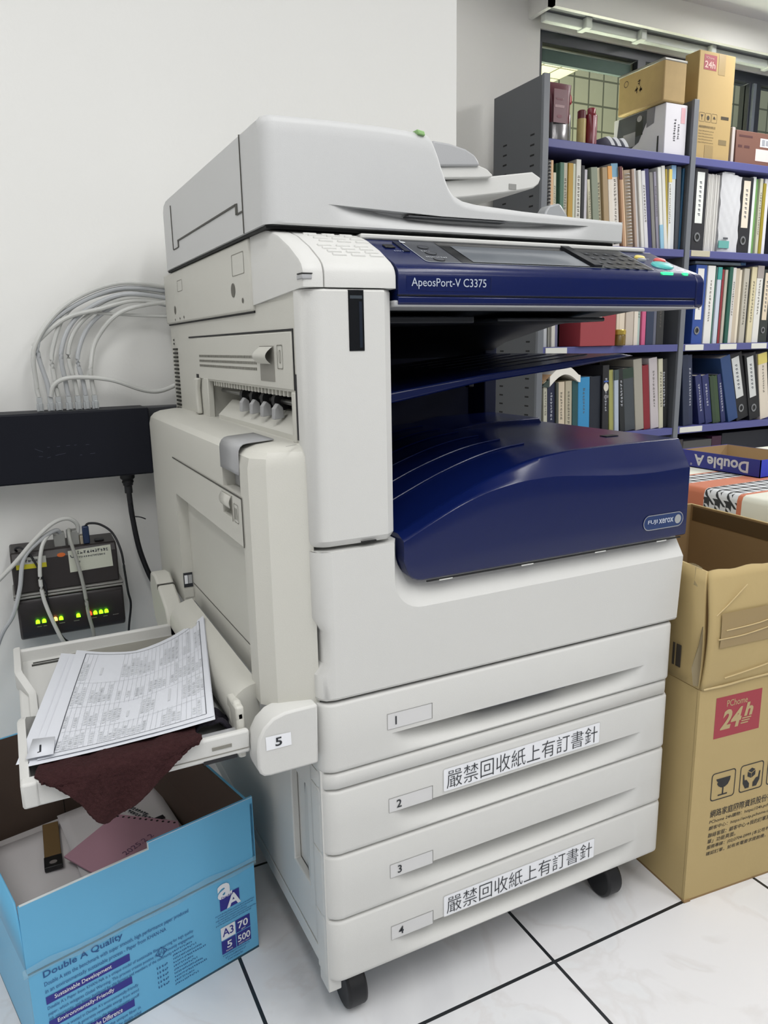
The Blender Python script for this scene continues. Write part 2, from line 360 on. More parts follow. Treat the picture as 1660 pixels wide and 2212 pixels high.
# drawer fronts with scooped grips
def drawer(z0, z1, zl, num, lab_z, sticker=None):
    n = 60; r = .022; r2 = .012; xa, xb = .105, .535; D = .085
    xs = [r * (1 - math.cos(math.radians(90 * k / 6))) for k in range(7)]
    xs += [r + (CW - r2 - r) * k / n for k in range(1, n)]
    xs += [CW - r2 + r2 * math.sin(math.radians(90 * k / 4)) for k in range(5)]
    def base(x):
        if x < r: return r - math.sqrt(max(0, r * r - (r - x) ** 2))
        if x > CW - r2: return r2 - math.sqrt(max(0, r2 * r2 - (x - CW + r2) ** 2))
        return 0
    def scoop(x, z):
        if z > zl + 1e-6 or x < xa or x > xb: return 0
        u = (x - xa) / (xb - xa); d = math.sin(math.pi * u) ** .75
        t = max(0, min(1, (z - z0 - .004) / (zl - z0 - .004)))
        return D * d * t ** 1.35
    rows = [(z0, .004, 0), (z0 + .0012, .0015, 0), (z0 + .004, 0, 0)]
    k = 10
    for i in range(1, k + 1): rows.append((z0 + .004 + (zl - z0 - .004) * i / k, 0, 1))
    rows += [(zl, 0, 2), (z1 - .004, 0, 2), (z1 - .0012, .0015, 2), (z1, .004, 2)]
    m = MB(); rings = []
    for z, ins, mode in rows:
        ring = [(0, .045, z)]
        for x in xs: ring.append((x, base(x) + ins + (scoop(x, z) if mode == 1 else 0), z))
        ring.append((CW, .045, z)); rings.append(ring)
    m.loft(rings, 0, True, closed=False, caps=True)
    o = P(m, 'paper_drawer', PLA, angle=50, label='paper drawer numbered %s' % num)
    pl = MB(); zc0, zc1 = lab_z
    pl.poly((0, -.0004, 0), X3, Z3, [(.092, zc0), (.1585, zc0), (.1585, zc1), (.092, zc1)], 0)
    for a, b, c, d in ((.0915, .159, zc1 - .0006, zc1), (.158, .159, zc0, zc1), (.0915, .092, zc0, zc1), (.0915, .159, zc0, zc0 + .0003)): pl.poly((0, -.0006, 0), X3, Z3, [(a, c), (b, c), (b, d), (a, d)], 1)
    pl.text(num, (.1030, -.0006, (zc0 + zc1) / 2 - .0058), X3, Z3, None, .0118, 2, bold=.012)
    P(pl, 'number_plate', [mat('drawer_label', '#d3d3d3', .4), mat('drawer_label_edge', '#8b8b88', .6), INK], o)
    if sticker:
        s0, s1 = sticker
        st = MB(); st.poly((0, -.0006, 0), X3, Z3, rrect(.1765, .4545, s0, s1, .002), 0)
        st.ring((0, -.0005, 0), X3, Z3, rrect(.1755, .4555, s0 - .001, s1 + .001, .003), rrect(.1765, .4545, s0, s1, .002), 1)
        st.text('嚴禁回收紙上有訂書針', (.181, -.0007, s0 + .003), X3, Z3, .269, s1 - s0 - .006, 2, bold=-.009)
        P(st, 'warning_sticker', [WHT, mat('tape_edge', '#c4c4c2', .3), INK], o, label='white taped sticker with black handwritten-style characters')
    return o
drawer(.3985, .4935, .4345, '1', (.4405, .4630))
drawer(.2795, .3720, .3205, '2', (.3195, .3405), (.3255, .3590))
drawer(.1815, .2765, .2225, '3', (.2195, .2405))
drawer(.0850, .1785, .1255, '4', (.1210, .1430), (.1250, .1580))
pul = MB(); pul.box(.235, .385, .0005, .06, .4332, .4346); P(pul, 'drawer_latch', PLD)
tr = MB(); tr.loft([[(0, .045, z), (0, .02 + i, z), (.006, .006 + i, z), (.02, i, z), (.588, i, z), (.60, .01 + i, z), (.60, .045, z)] for z, i in ((.3745, .003), (.377, 0), (.3925, 0), (.3960, .003))], 0, True, closed=False)
P(tr, 'trim_strip', PLA, angle=50)

# front cover with the L-shaped chamfer round the output tray
def cover():
    m = MB(); zb, zt = .4975, .6895
    # face outline (y=0) and chamfer inner edge
    outer = [(.1060, zt)] + [(.1060, .640)] + arc(.146, .640, .040, 180, 270, 8)[1:] + [(.609, .6015)]
    inner = [(.1175, zt)] + [(.1175, .668)] + arc(.153, .668, .035, 180, 270, 8)[1:] + [(.609, .632)]
    left = .022
    face = [(left, zb + .004), (.604, zb + .004)] + [(.609, .6015)] + outer[::-1][1:] + [(left, zt)]
    m.add([(x, 0, z) for x, z in face], [tuple(range(len(face)))])
    n = len(outer)
    m.add([(x, 0, z) for x, z in outer] + [(x, .020, z) for x, z in inner] + [(x, .05, z) for x, z in inner],
          [(i, i + 1, n + i + 1, n + i) for i in range(n - 1)] + [(n + i, n + i + 1, 2 * n + i + 1, 2 * n + i) for i in range(n - 1)], 0, True)
    # rounded left edge with a finger notch
    zs = [zb + .004, .532, .546, .588, .606, zt]
    no = [0, 0, .010, .010, 0, 0]
    rings = []
    for z, d in zip(zs, no):
        rings.append([(left, 0, z)] + [(x + d * (1 - x / left), y, z) for x, y in [(left - left * math.sin(math.radians(a)), left - left * math.cos(math.radians(a))) for a in (15, 30, 45, 60, 75, 90)]] + [(d, .05, z)])
    m.loft(rings, 0, True, closed=False, caps=False)
    # rolled bottom, top-left edge and right end
    bot = [(x, y, zb + .004) for x, y in [(0, .05)] + [(left - left * math.sin(math.radians(a)), left - left * math.cos(math.radians(a))) for a in (90, 60, 30, 0)] + [(.604, 0), (.609, .05)]]
    m.add(bot + [(x, y + .003, zb) for x, y, z in bot], [(i, i + 1, 8 + i, 7 + i) for i in range(6)], 0, True)
    m.add([(.604, 0, zb + .004), (.609, 0, .6015), (.609, .02, .632), (.609, .05, .632), (.606, .05, zb)], [(0, 1, 2, 3, 4)])
    top = [(.0, .05), (.0, .022), (.007, .007), (.022, 0), (.106, 0), (.1175, .02), (.1175, .05)]
    m.add([(x, y, zt) for x, y in top], [tuple(range(7))])
    return m
P(cover(), 'front_cover', PLA, angle=30)

# left pillar with the toner window
def pillar():
    m = MB(); pts = [(0, .034), (0, .022), (.0017, .0135), (.0065, .0065), (.0135, .0017), (.022, 0), (.098, 0), (.110, .010), (.110, .034)]
    def ring(z, d): return [(x + (d if x < .02 else -d if x > .1 else 0) * .3, y + (d if y < .05 else 0), z) for x, y in pts]
    m.loft([ring(.6945, .006), ring(.7025, 0), ring(.988, 0), ring(.9905, .002)], 0, True)
    return m
pl_o = P(pillar(), 'front_pillar', PLA, angle=32)
m = MB(); m.box(.0525, .0715, -.0006, .01, .9225, .9895, 0); m.box(.0545, .0695, -.0010, 0, .980, .9835, 2); m.box(.0655, .0690, -.0010, 0, .926, .977, 1)
P(m, 'toner_window', [BLK, mat('toner_window_blue', '#1d2430', .1), mat('toner_window_bar', '#3a4148', .3)], pl_o)
m = MB(); m.box(.062, .082, .0006, .003, .6958, .6970); P(m, 'pillar_slot', SEAM, pl_o)

# main body behind the fronts
LX = .002     # left side skin
m = MB()
m.holed('x', .0352, .742, .815, .983, LX, .03, [(.046, .470, .816, .876)])
m.box(LX, .10, .10, .742, .50, .815)
m.prism([(.0352, .982), (.183, .9818), (.0352, .9905)], 'x', LX + .0004, .09)
body = P(m, 'body_side', PLA2, bevel=.0015)
m = MB(); m.box(.062, .108, .03, .70, .816, .98); m.box(.02, .062, .03, .70, .880, .98); m.box(.03, .60, .54, .743, .50, .968); m.box(.03, .59, .05, .70, .50, .66)
P(m, 'body_core', PLA2)
# recess with rollers on the left side
m = MB(); m.box(.0600, .0615, .046, .470, .816, .880, 1); m.box(.012, .0605, .044, .0465, .816, .880, 0); m.box(.012, .0605, .4695, .472, .816, .880, 0); m.box(.012, .0605, .046, .470, .877, .8795, 0)
m.prism([(.006, .8165), (.006, .823), (.030, .846), (.040, .846), (.044, .8165)], 'y', .052, .425, 0)
rec = P(m, 'exit_recess', [PLA2, BLKM])
m = MB(); m.cyl((.024, .048, .858), (.024, .455, .860), .0036, 12); P(m, 'roller_shaft', STEEL, rec)
for y in (.155, .205, .255, .305):
    m = MB(); m.cyl((.024, y, .859), (.024, y + .012, .859), .0125, 24)
    ro = P(m, 'exit_roller', BLKM, rec)
    m = MB(); m.prism([(.006, .836), (.0065, .850), (.012, .857), (.018, .852), (.020, .838)], 'y', y - .016, y - .003); P(m, 'roller_guide', PLG, rec, bevel=.001)
m = MB()
for k in range(26): m.box(.004, .012, .062 + k * .0148, .066 + k * .0148, .869, .8765)
P(m, 'exit_ribs', PLA2, rec)
for bx_ in ((.0, .016, .044, .056, .816, .876), (-.0005, .010, .462, .490, .815, .880)): P(MB().box(*bx_), 'recess_post', PLA2, rec, bevel=.0015)
m = MB(); m.box(.0012, .0185, .0365, .0435, .820, .897); P(m, 'hinge_slot', BLKM, body)
# cover plate above the recess, seam line, vent slots, latch
m = MB(); m.box(.0003, .004, .050, .520, .878, .946); pc = P(m, 'exit_cover', PLA2, bevel=.0015)
m = MB(); m.box(.0010, .0022, .047, .585, .9465, .9490); m.box(.0010, .0022, .044, .047, .878, .9490); P(m, 'seam_line', SEAM, body)
m = MB()
for r in range(3):
    for k in range(44): m.box(-.0002, .0006, .186 + k * .0074, .1905 + k * .0074, .8985 + r * .0078, .9022 + r * .0078)
P(m, 'vent_slots', mat('vent_dark', '#6d6c64', .7), pc)
m = MB(); m.box(-.0002, .0006, .112, .170, .886, .930, 1); m.grid(1, 8, lambda u, v: (-.001 - .010 * math.sin(v * math.pi * .9), .114 + .054 * u, .929 - .021 * v), 0)
P(m, 'exit_latch', [PLA2, mat('latch_pocket_grey', '#8d8b84', .6)], pc)
m = MB(); O = Vector((-.0003, .1, .906)); m.ring((-.0003, 0, 0), (0, -1, 0), Z3, rrect(-.100, -.080, .902, .931, .002), rrect(-.099, -.081, .903, .930, .002)); m.ring((-.0003, 0, 0), (0, -1, 0), Z3, rrect(-.093, -.087, .909, .925, .0028), rrect(-.092, -.088, .910, .924, .0019))
P(m, 'latch_symbol', mat('engraved_line', '#77756c', .7), pc)
m = MB(); m.loft([[(.001, .535 + dy, z), (-.008, .535 + dy, z), (-.008, .512 + dy, z), (.001, .512 + dy, z)] for z, dy in ((.818, 0), (.83, .002), (.862, .004), (.879, -.006))]); P(m, 'release_lever', PLA2, bevel=.003)
m = MB(); m.box(.0012, .0025, .530, .545, .815, .885); P(m, 'lever_slot', SEAM, body)
m = MB()
for k in range(17): m.box(-.0006, .003, .688, .722, .806 + k * .0075, .8095 + k * .0075)
for k in range(2): m.disc((.0012, .716, .938 + k * .007), (0, -1, 0), Z3, .006, .002)
P(m, 'rear_vents', mat('vent_black', '#26261f', .7), body)

# scanner body with the side cover
m = MB(); m.box(-.004, .02, .183, .742, .975, 1.0655); m.box(.02, .603, .188, .735, .978, 1.0655); m.box(.10, .603, .092, .20, .978, 1.058)
sb = P(m, 'scanner_body', PLA2, bevel=.003)
m = MB(); m.box(.112, .585, .0895, .40, 1.0575, 1.0640); P(m, 'scanner_ledge', PLA, bevel=.002)
m = MB()
for y0, y1, z0, z1 in ((.205, .262, 1.024, 1.052), (.583, .622, 1.028, 1.047)): m.ring((-.0044, 0, 0), (0, -1, 0), Z3, rrect(-y1, -y0, z0, z1, .002), rrect(-y1 + .0012, -y0 - .0012, z0 + .0007, z1 - .0007, .002))
P(m, 'blank_plate', mat('engraved_line', '#77756c', .7), sb)
for y, z, a, b in ((.262, 1.006, .010, .0095), (.655, .998, .007, .0075), (.218, .990, .004, .0035), (.618, .982, .003, .002), (.585, .983, .003, .0025), (.66, .981, .002, .002)): P(MB().disc((-.0046, y, z), (0, -1, 0), Z3, a, b), 'screw_hole', mat('screw_hole_grey', '#5e5c54', .6), sb)
m = MB(); m.box(.0, .004, .185, .742, .9725, .976); P(m, 'scanner_seam', SEAM, sb)

# dark underside of the scanner and the rear wall of the output bay
m = MB(); m.box(.112, .606, .002, .09, .9715, .979)
m.prism([(.09, .976), (.33, .966), (.50, .930), (.56, .905), (.56, .980), (.09, .980)], 'x', .595, .604)
P(m, 'scanner_underside', PLG, bevel=.002)
m = MB()
m.prism([(.09, .975), (.30, .958), (.45, .930), (.54, .90), (.54, .976)], 'x', .110, .594)
m.box(.112, .30, .12, .30, .956, .966); m.box(.34, .54, .12, .30, .958, .964)
P(m, 'bay_ceiling', mat('bay_ceiling_dark', '#202329', .45), bevel=.002)
m = MB(); m.box(.108, .560, .535, .56, .66, .95); m.prism([(.560, .535), (.575, .498), (.603, .498), (.603, .56), (.56, .56)], 'z', .76, .945)
m.box(.1085, .113, .10, .56, .66, .98)
P(m, 'bay_wall', NAVYM, bevel=.002)

# shoulder: left end of the panel with raised pads
prof = [(.183, .982), (.0, .992), (0, 1.008), (.0015, 1.0125), (.0045, 1.0175), (.012, 1.0235), (.040, 1.0395), (.077, 1.0555), (.110, 1.0650), (.135, 1.0690), (.160, 1.0720), (.183, 1.0740)]
def rprof(x0, x1, rl, rr):
    m = MB(); rings = []
    def ins(d): 
        out = []
        for y, z in prof:
            if y < .06: y2 = y + d * .8
            else: y2 = y
            out.append((y2, z - (d if z > 1.005 else 0)))
        return out
    for x, d in ([(x0, rl), (x0 + rl * .3, rl * .3), (x0 + rl, 0)] if rl else [(x0, 0)]) + ([(x1 - rr, 0), (x1 - rr * .3, rr * .3), (x1, rr)] if rr else [(x1, 0)]):
        rings.append([(x, y, z) for y, z in ins(d)])
    return m.loft(rings, 0, True)
sh = P(rprof(-.001, .0235, .004, .0015), 'panel_end', PLA, angle=32)
P(rprof(.0247, .1155, .0015, .006), 'panel_shoulder', PLA, angle=32)
def slope(y):
    for (a, za), (b, zb) in zip(prof[5:], prof[6:]):
        if a <= y <= b: return za + (zb - za) * (y - a) / (b - a)
    return 1.02
rows = [(.019, 0), (.0265, .003), (.034, .006), (.0415, .009), (.058, 0), (.068, .004), (.078, .008), (.088, .012)]
sho = [o for o in cop.children if o.name.startswith('panel_shoulder')][0]
for i, (y, sh_) in enumerate(rows):
    for k in range(3):
        if i == 3 and k == 2: pass
        x0 = .036 + k * .0235 + (sh_ if i < 4 else sh_ * .7) * -1 + .008
        z = slope(y); dz = slope(y + .0055) - z
        m = MB(); m.loft([[(x0, y, z - .001), (x0 + .018, y, z - .001), (x0 + .018, y + .0055, z + dz - .001), (x0, y + .0055, z + dz - .001)], [(x0 + .001, y, z + .0024), (x0 + .017, y, z + .0024), (x0 + .017, y + .0045, z + dz + .0014), (x0 + .001, y + .0045, z + dz + .0014)]], 0, False)
        P(m, 'raised_pad', PLA, sho, bevel=.0008)
m = MB(); m.box(-.002, .010, -.0012, .016, 1.0002, 1.0052); P(m, 'panel_clip', PLG, sh, bevel=.001)
m = MB(); m.box(-.0022, .0105, -.0014, .014, 1.0056, 1.0066); P(m, 'clip_gap', SEAM, sh)

# navy control panel
pp = [(.0025, .9735), (0, .976), (0, .9825), (.0030, .9840), (.0, .9855), (0, 1.0080), (.0012, 1.0125), (.0045, 1.0170), (.012, 1.0215), (.09, 1.0570), (.09, .9735)]
m = MB(); m.prism(pp, 'x', .1165, .5965, 0)
cp = P(m, 'control_panel', NAVY, angle=28, bevel=.0006)
m = MB(); m.prism([(.002, .973), (-.001, .977), (-.001, 1.007), (.001, 1.0125), (.006, 1.018), (.016, 1.0225), (.09, 1.0500), (.09, .973)], 'x', .5975, .6125, 0)
P(m, 'panel_end_cap', NAVY, angle=28, bevel=.002)
m = MB(); m.box(.1165, .6, .0012, .004, .9838, .9856); P(m, 'panel_groove', SEAM, cp)
def on(y): return 1.0215 + (y - .012) * (.0355 / .078)      # panel slope
PN = Vector((0, -.0355, .078)).normalized(); PV = Vector((0, .078, .0355)).normalized()
def pos(x, y, l=.0): return Vector((x, y, on(y))) + PN * l
def plate(mb, pts, mi, l): return mb.add([tuple(pos(x, y, l)) for x, y in pts], [tuple(range(len(pts)))], mi)
DKG = mat('panel_dark_grey', '#46494f', .35); LCDF = mat('screen_frame_black', '#101216', .2)
LCD = mat('screen_glass', '#70757b', .12, spec=.8)
# glossy dark insert with a pale rim
m = MB(); m.ring(pos(0, .012), X3, PV, [(a, b) for a, b in rrect(.164, .534, .0055, .088, .006)], rrect(.1652, .5328, .0066, .0872, .006), 1, lift=.0006)
m.poly(pos(0, .012), X3, PV, rrect(.1652, .5328, .0066, .0872, .006), 0, lift=.0005)
P(m, 'panel_insert', [DKG, mat('panel_rim_silver', '#a4abb5', .3)], cp)
m = MB(); m.poly(pos(0, .012), X3, PV, [(.215, .0072), (.430, .0072), (.430, .084), (.215, .084)], 1, lift=.0009); m.poly(pos(0, .012), X3, PV, [(.232, .0085), (.418, .0085), (.418, .070), (.232, .070)], 0, lift=.0013)
P(m, 'touch_screen', [LCD, LCDF], cp)
m = MB(); m.loft([[tuple(pos(x, y, l)) for x, y in ((.424, .0195), (.438, .0195), (.438, .094), (.424, .094))] for l in (.0005, .004)], 0, False); m.poly(pos(0, .012), X3, PV, [(.438, .0075), (.531, .0075), (.531, .0865), (.438, .0865)], 0, lift=.0010)
kp = P(m, 'keypad', mat('keypad_black', '#1a1c20', .3), cp)
for i in range(4):
    for k in range(5):
        m = MB(); m.disc(pos(.448 + k * .0175 + .002 * i, .020 + i * .0165), X3, PV, .0052, .0042, 0, 14, .0016); m.text('123456789*0#'[(i * 3 + k) % 12], pos(.4465 + k * .0175 + .002 * i, .0185 + i * .0165), X3, PV, None, .0036, 1, lift=.0019)
        P(m, 'key', [mat('key_dark', '#2b2e33', .35), mat('key_print', '#9fa4aa', .5)], kp)
for y, nm in ((.027, 0), (.047, 0), (.067, 0)):
    m = MB(); m.disc(pos(.187, y), X3, PV, .007, .006, 0, 18, .0012); m.ring(pos(.187, y), X3, PV, [(.0078 * math.cos(t / 3), .0068 * math.sin(t / 3)) for t in range(19)], [(.0068 * math.cos(t / 3), .0058 * math.sin(t / 3)) for t in range(19)], 1, .0013)
    m.box(0, 0, 0, 0, 0, 0) if False else None
    P(m, 'panel_button', [DKG, mat('key_ring', '#25272b', .4)], cp)
m = MB(); m.text('~', pos(.172, .031), X3, PV, .030, .004, 0, lift=.0012); m.text('~', pos(.176, .051), X3, PV, .014, .004, 0, lift=.0012); m.disc(pos(.166, .082), X3, PV, .004, .003, 0, 12, .0012)
P(m, 'panel_print', mat('panel_print', '#c6cacf', .5), cp)
for x, y, a, b, col, nm in ((.567, .037, .017, .012, '#4fb3b0', 'start_button'), (.582, .057, .010, .006, '#c9534e', 'stop_button'), (.551, .066, .009, .005, '#d8c464', 'clear_button'), (.545, .0555, .008, .004, '#7b7f88', 'mode_button')):
    m = MB(); m.loft([[tuple(pos(x + a * f * math.cos(t * math.pi / 12), y + b * f * math.sin(t * math.pi / 12), l)) for t in range(24)] for f, l in ((1.08, 0), (1, .002), (.8, .003))], 0, True); P(m, nm, mat(nm + '_mat', col, .35), cp)
for x, w in ((.536, .020), (.577, .008)):
    m = MB(); m.box(x, x + w, .0045, .010, 1.0155, 1.0210); P(m, 'status_lamp', mat('lamp_green', '#2ee06a', .3, emit='#2ef070', estr=1.6), cp, bevel=.001)
m = MB()
for x, y, w in ((.534, .070, .010), (.553, .060, .011), (.537, .0165, .013), (.557, .0165, .010), (.575, .0165, .013)): m.text('~', pos(x, y), X3, PV, w, .003, 0, lift=.0008)
P(m, 'button_print', mat('panel_print', '#c6cacf', .5), cp)
m = MB(); m.loft([[tuple(pos(x, y, l)) for x, y in ((.131, .060), (.145, .060), (.145, .070), (.131, .070))] for l in (0, .002)], 0, False); m.poly(pos(0, 0), X3, PV, [], 0) if False else None
P(m, 'usb_port', mat('usb_port_black', '#0a0b10', .3), cp, bevel=.0008)
m = MB(); m.text('~', pos(.138, .050), X3, PV, .022, .0032, 0, lift=.0006); P(m, 'usb_print', SILP, cp)
m = MB(); m.loft([[tuple(pos(x, y, l)) for x, y in ((.152, .050), (.1595, .050), (.1595, .083), (.152, .083))] for l in (.0, .0015)], 0, False); P(m, 'card_slot', mat('card_slot_dark', '#10182e', .4), cp)
# model lettering
m = MB(); m.poly((0, -.0003, 0), X3, Z3, [(.127, .9895), (.2445, .9895), (.2445, 1.0065), (.127, 1.0065)], 0); m.text('ApeosPort-V C3375', (.1335, -.0004, .9918), X3, Z3, .104, .0125, 1, lift=.0004)
for a in (.2442,): m.poly((0, -.0005, 0), X3, Z3, [(a, .9895), (a + .0006, .9895), (a + .0006, 1.0065), (a, 1.0065)], 2)
P(m, 'name_plate', [NAVY, SILP, NAVYM], cp)

# document feeder
FZ = 1.0690      # bottom of the feeder
def feeder_side():
    """outline seen from the front: tall hump on the left, low platen cover on the right"""
    return [(-.010, FZ), (.535, FZ), (.538, FZ + .012), (.537, 1.0985), (.46, 1.1005), (.36, 1.1040), (.285, 1.1085), (.262, 1.1120), (.247, 1.1185), (.238, 1.1300), (.230, 1.1480), (.222, 1.1680), (.214, 1.1840), (.205, 1.1880), (.150, 1.1905), (.08, 1.1905), (.0, 1.1890), (-.006, 1.1870), (-.010, 1.1830)]
m = MB(); out = feeder_side(); RF = .016
def shr(d, dz):
    return [(x + (d if x < .0 else -d * .2 if x > .45 else 0), z if z < FZ + .001 else z - dz) for x, z in out]
rings = [[(x, .0890 + RF, z) for x, z in shr(0, 0)]]
rings += [[(x, y, z) for x, z in shr(d, dz)] for y, d, dz in ((.64, 0, 0), (.665, .001, .004), (.684, .003, .012), (.696, .006, .026), (.703, .010, .046))]
m.loft(rings, 0, True)
# front face with the scooped grip along the platen cover
def ztop(x):
    pts = [(-.010, 1.1830), (-.006, 1.1870), (.0, 1.1890), (.08, 1.1905), (.150, 1.1905), (.205, 1.1880), (.214, 1.1840), (.222, 1.1680), (.230, 1.1480), (.238, 1.1300), (.247, 1.1185), (.262, 1.1120), (.285, 1.1085), (.36, 1.1040), (.46, 1.1005), (.537, 1.0985)]
    for (a, za), (b, zb) in zip(pts, pts[1:]):
        if a <= x <= b: return za + (zb - za) * (x - a) / (b - a)
    return pts[-1][1] if x > .5 else pts[0][1]
fx = [-.010 + RF * (1 - math.cos(math.radians(15 * k))) for k in range(7)] + [.006 + .199 * k / 22 for k in range(1, 23)] + [.205 + .06 * k / 24 for k in range(1, 25)] + [.265 + .272 * k / 34 for k in range(1, 35)]
XA, XB, DM = .076, .470, .030
cols = []
for x in fx:
    zt_ = ztop(x); zl = 1.0945 - .0050 * min(1, max(0, (x - .08) / .15)); zl = min(zl, zt_ - .006)
    yl = .0890 + (RF - math.sqrt(max(0, RF ** 2 - (RF - (x + .010)) ** 2)) if x < .006 else 0)
    u = (x - XA) / (XB - XA); dd = DM * math.sin(math.pi * u) ** .8 if 0 < u < 1 else 0
    c = [(x, max(yl, .0905), FZ), (x, yl, FZ + .002)]
    for k in range(1, 9): t = k / 8; c.append((x, yl + dd * t ** 1.6, FZ + .002 + (zl - FZ - .002) * t))
    c.append((x, yl, zl))
    n_ = 8
    for k in range(1, n_ + 1): c.append((x, yl, zl + (zt_ - .010 * min(1, (zt_ - zl) / .02) - zl) * k / n_))
    rt = .010 * min(1, (zt_ - zl) / .02)
    for k in (30, 60, 90): c.append((x, yl + rt * (1 - math.cos(math.radians(k))), zt_ - rt + rt * math.sin(math.radians(k))))
    c.append((x, .0890 + RF, zt_)); cols.append(c)
m.loft(cols, 0, True, closed=False, caps=False)
m.add([(.537, .0890, FZ), (.537, .0890, 1.0985), (.537, .106, 1.0985), (.537, .106, FZ)], [(0, 1, 2, 3)])
df = P(m, 'document_feeder', mat('feeder_light_grey_plastic', '#c2c3c3', .45, bump=.1, bscale=900, var=.012), angle=36)
m = MB(); m.box(.180, .330, .0900, .112, 1.0870, 1.0884); P(m, 'handle_slot', mat('handle_slot_grey', '#55575a', .6), df)
# side seams
m = MB(); X = -.0112
m.box(X, X + .003, .1745, .1760, FZ, 1.184)
m.box(X, X + .003, .205, .560, 1.1065, 1.1090); m.box(X, X + .003, .199, .207, 1.0955, 1.1085); m.box(X, X + .003, .176, .202, 1.0945, 1.0965); m.box(X, X + .003, .556, .562, 1.097, 1.109); m.box(X, X + .003, .56, .60, 1.0965, 1.0978); m.box(X, X + .003, .6, .602, 1.098, 1.17)
P(m, 'feeder_seams', mat('seam_soft', '#4a4944', .7), df)
m = MB(); m.box(-.006, .53, .10, .68, FZ - .0035, FZ - .0002); P(m, 'feeder_gap', SEAM, df)
m = MB(); m.prism([(.1915, 1.1895), (.2020, 1.1880), (.2035, 1.183), (.1935, 1.184)], 'y', .0868, .100); P(m, 'feeder_lamp', mat('feeder_lamp_green', '#8fb878', .4), df, bevel=.001)
# input tray, extension and guide
m = MB()
gp = [(.300, 1.185), (.300, 1.2205), (.330, 1.2190), (.358, 1.2140), (.374, 1.2070), (.381, 1.1990), (.384, 1.1920)]
m.prism(gp, 'y', .235, .262); P(m, 'paper_guide', PLG, df, bevel=.003)
m = MB(); m.prism([(.235, 1.164), (.235, 1.178), (.385, 1.194), (.400, 1.190), (.411, 1.182), (.409, 1.179), (.385, 1.176)], 'y', .24, .56); P(m, 'input_tray', PLA, df, bevel=.002)
m = MB(); m.prism([(.300, 1.140), (.300, 1.165), (.395, 1.1795), (.494, 1.1950), (.511, 1.1870), (.507, 1.178), (.497, 1.171), (.44, 1.160), (.37, 1.149)], 'y', .25, .54); P(m, 'tray_extension', PLA, df, bevel=.002)
m = MB(); m.prism([(.225, 1.112), (.225, 1.168), (.39, 1.176), (.37, 1.155), (.33, 1.135), (.29, 1.118)], 'y', .26, .58); P(m, 'tray_support', PLG, df, bevel=.002)
m = MB(); m.box(.448, .462, .2490, .2505, 1.166, 1.174); P(m, 'tray_mark', mat('tray_mark_grey', '#8d8d8a', .6), df)
m = MB(); m.prism([(.512, 1.098), (.523, 1.138), (.530, 1.147), (.551, 1.1515), (.557, 1.146), (.568, 1.134), (.574, 1.098)], 'y', .25, .275)
P(m, 'paper_stopper', mat('stopper_clear_grey', '#b4b7ba', .25, trans=.25), df, bevel=.003)

# middle tray of the output bay
m = MB()
def midz(x): return .853 + (x - .11) * .088
tp = [(.114, .845), (.114, .862), (.30, .885), (.44, .8985), (.555, .909), (.586, .9050), (.45, .889), (.30, .8745)]
m.prism(tp, 'y', .10, .50)
mt = P(m, 'middle_tray', NAVY, bevel=.003)
for k in range(6):
    m = MB(); y = .16 + k * .052; m.prism([(.34, .884), (.34, .8892), (.44, .8990), (.54, .9085), (.55, .9070)], 'y', y, y + .006); P(m, 'tray_rib', NAVYM, mt)
m = MB(); m.box(.535, .548, .497, .512, .842, .862); P(m, 'tray_hook', BLKM, mt, bevel=.002)

# lower output tray: front panel with a swelling bevel, ribbed top
def crease(x):
    pts = [(.110, .683), (.15, .703), (.205, .727), (.25, .7405), (.30, .7485), (.36, .7500), (.42, .7445), (.48, .7395), (.54, .738), (.612, .7405)]
    for (a, za), (b, zb) in zip(pts, pts[1:]):
        if a <= x <= b:
            t = (x - a) / (b - a); return za + (zb - za) * t
    return pts[-1][1]
def ridge(x):
    pts = [(.110, .692), (.146, .707), (.19, .7265), (.243, .748), (.30, .7655), (.345, .7750), (.40, .7800), (.50, .7815), (.612, .7815)]
    for (a, za), (b, zb) in zip(pts, pts[1:]):
        if a <= x <= b:
            t = (x - a) / (b - a); return za + (zb - za) * t
    return pts[-1][1]
def sm(fn, x, w=.018): return sum(fn(min(.611, max(.111, x + w * k / 4))) for k in range(-4, 5)) / 9
m = MB(); nx = 72; XL, XR = .1195, .6105
def bottom(x):
    if x < XL + .028: return .634 + .028 - math.sqrt(max(0, .028 ** 2 - (XL + .028 - x) ** 2))
    return .634
def col(u):
    x = XL + (XR - XL) * u; cz = sm(crease, x); rz = max(cz + .006, sm(ridge, x)); b = bottom(x)
    yb = .015 + .010 * u
    pts = [(x, .03, b + .002), (x, .004, b), (x, .001, b + .002), (x, 0, b + .006)]
    for k in range(1, 5): pts.append((x, 0, b + .006 + (cz - .002 - b - .006) * k / 4))
    pts += [(x, .0004, cz), (x, .0018, cz + .0014)]
    for k in range(1, 5):
        t = k / 4; pts.append((x, .0018 + (yb - .0018) * t, cz + .0014 + (rz - cz - .0024) * t))
    pts += [(x, yb + .003, rz), (x, yb + .010, rz - .0005)]
    tilt = .006
    for k in range(1, 9):
        t = k / 8; pts.append((x, yb + .01 + (.5 - yb - .01) * t, rz - .0005 - .001 * t))
    return pts
m.loft([col((i / nx) ** 1.0) for i in range(nx + 1)], 0, True, closed=False, caps=True)
ot = P(m, 'output_tray', NAVY, angle=32)
for k in range(6):
    y = .12 + k * .062; m = MB()
    pts = [(x, y, sm(ridge, x) + .0005) for x in [.15 + .04 * i for i in range(7)]]
    m.tube(pts, .0013, 6, 0, 3); P(m, 'tray_rib', NAVY, ot)
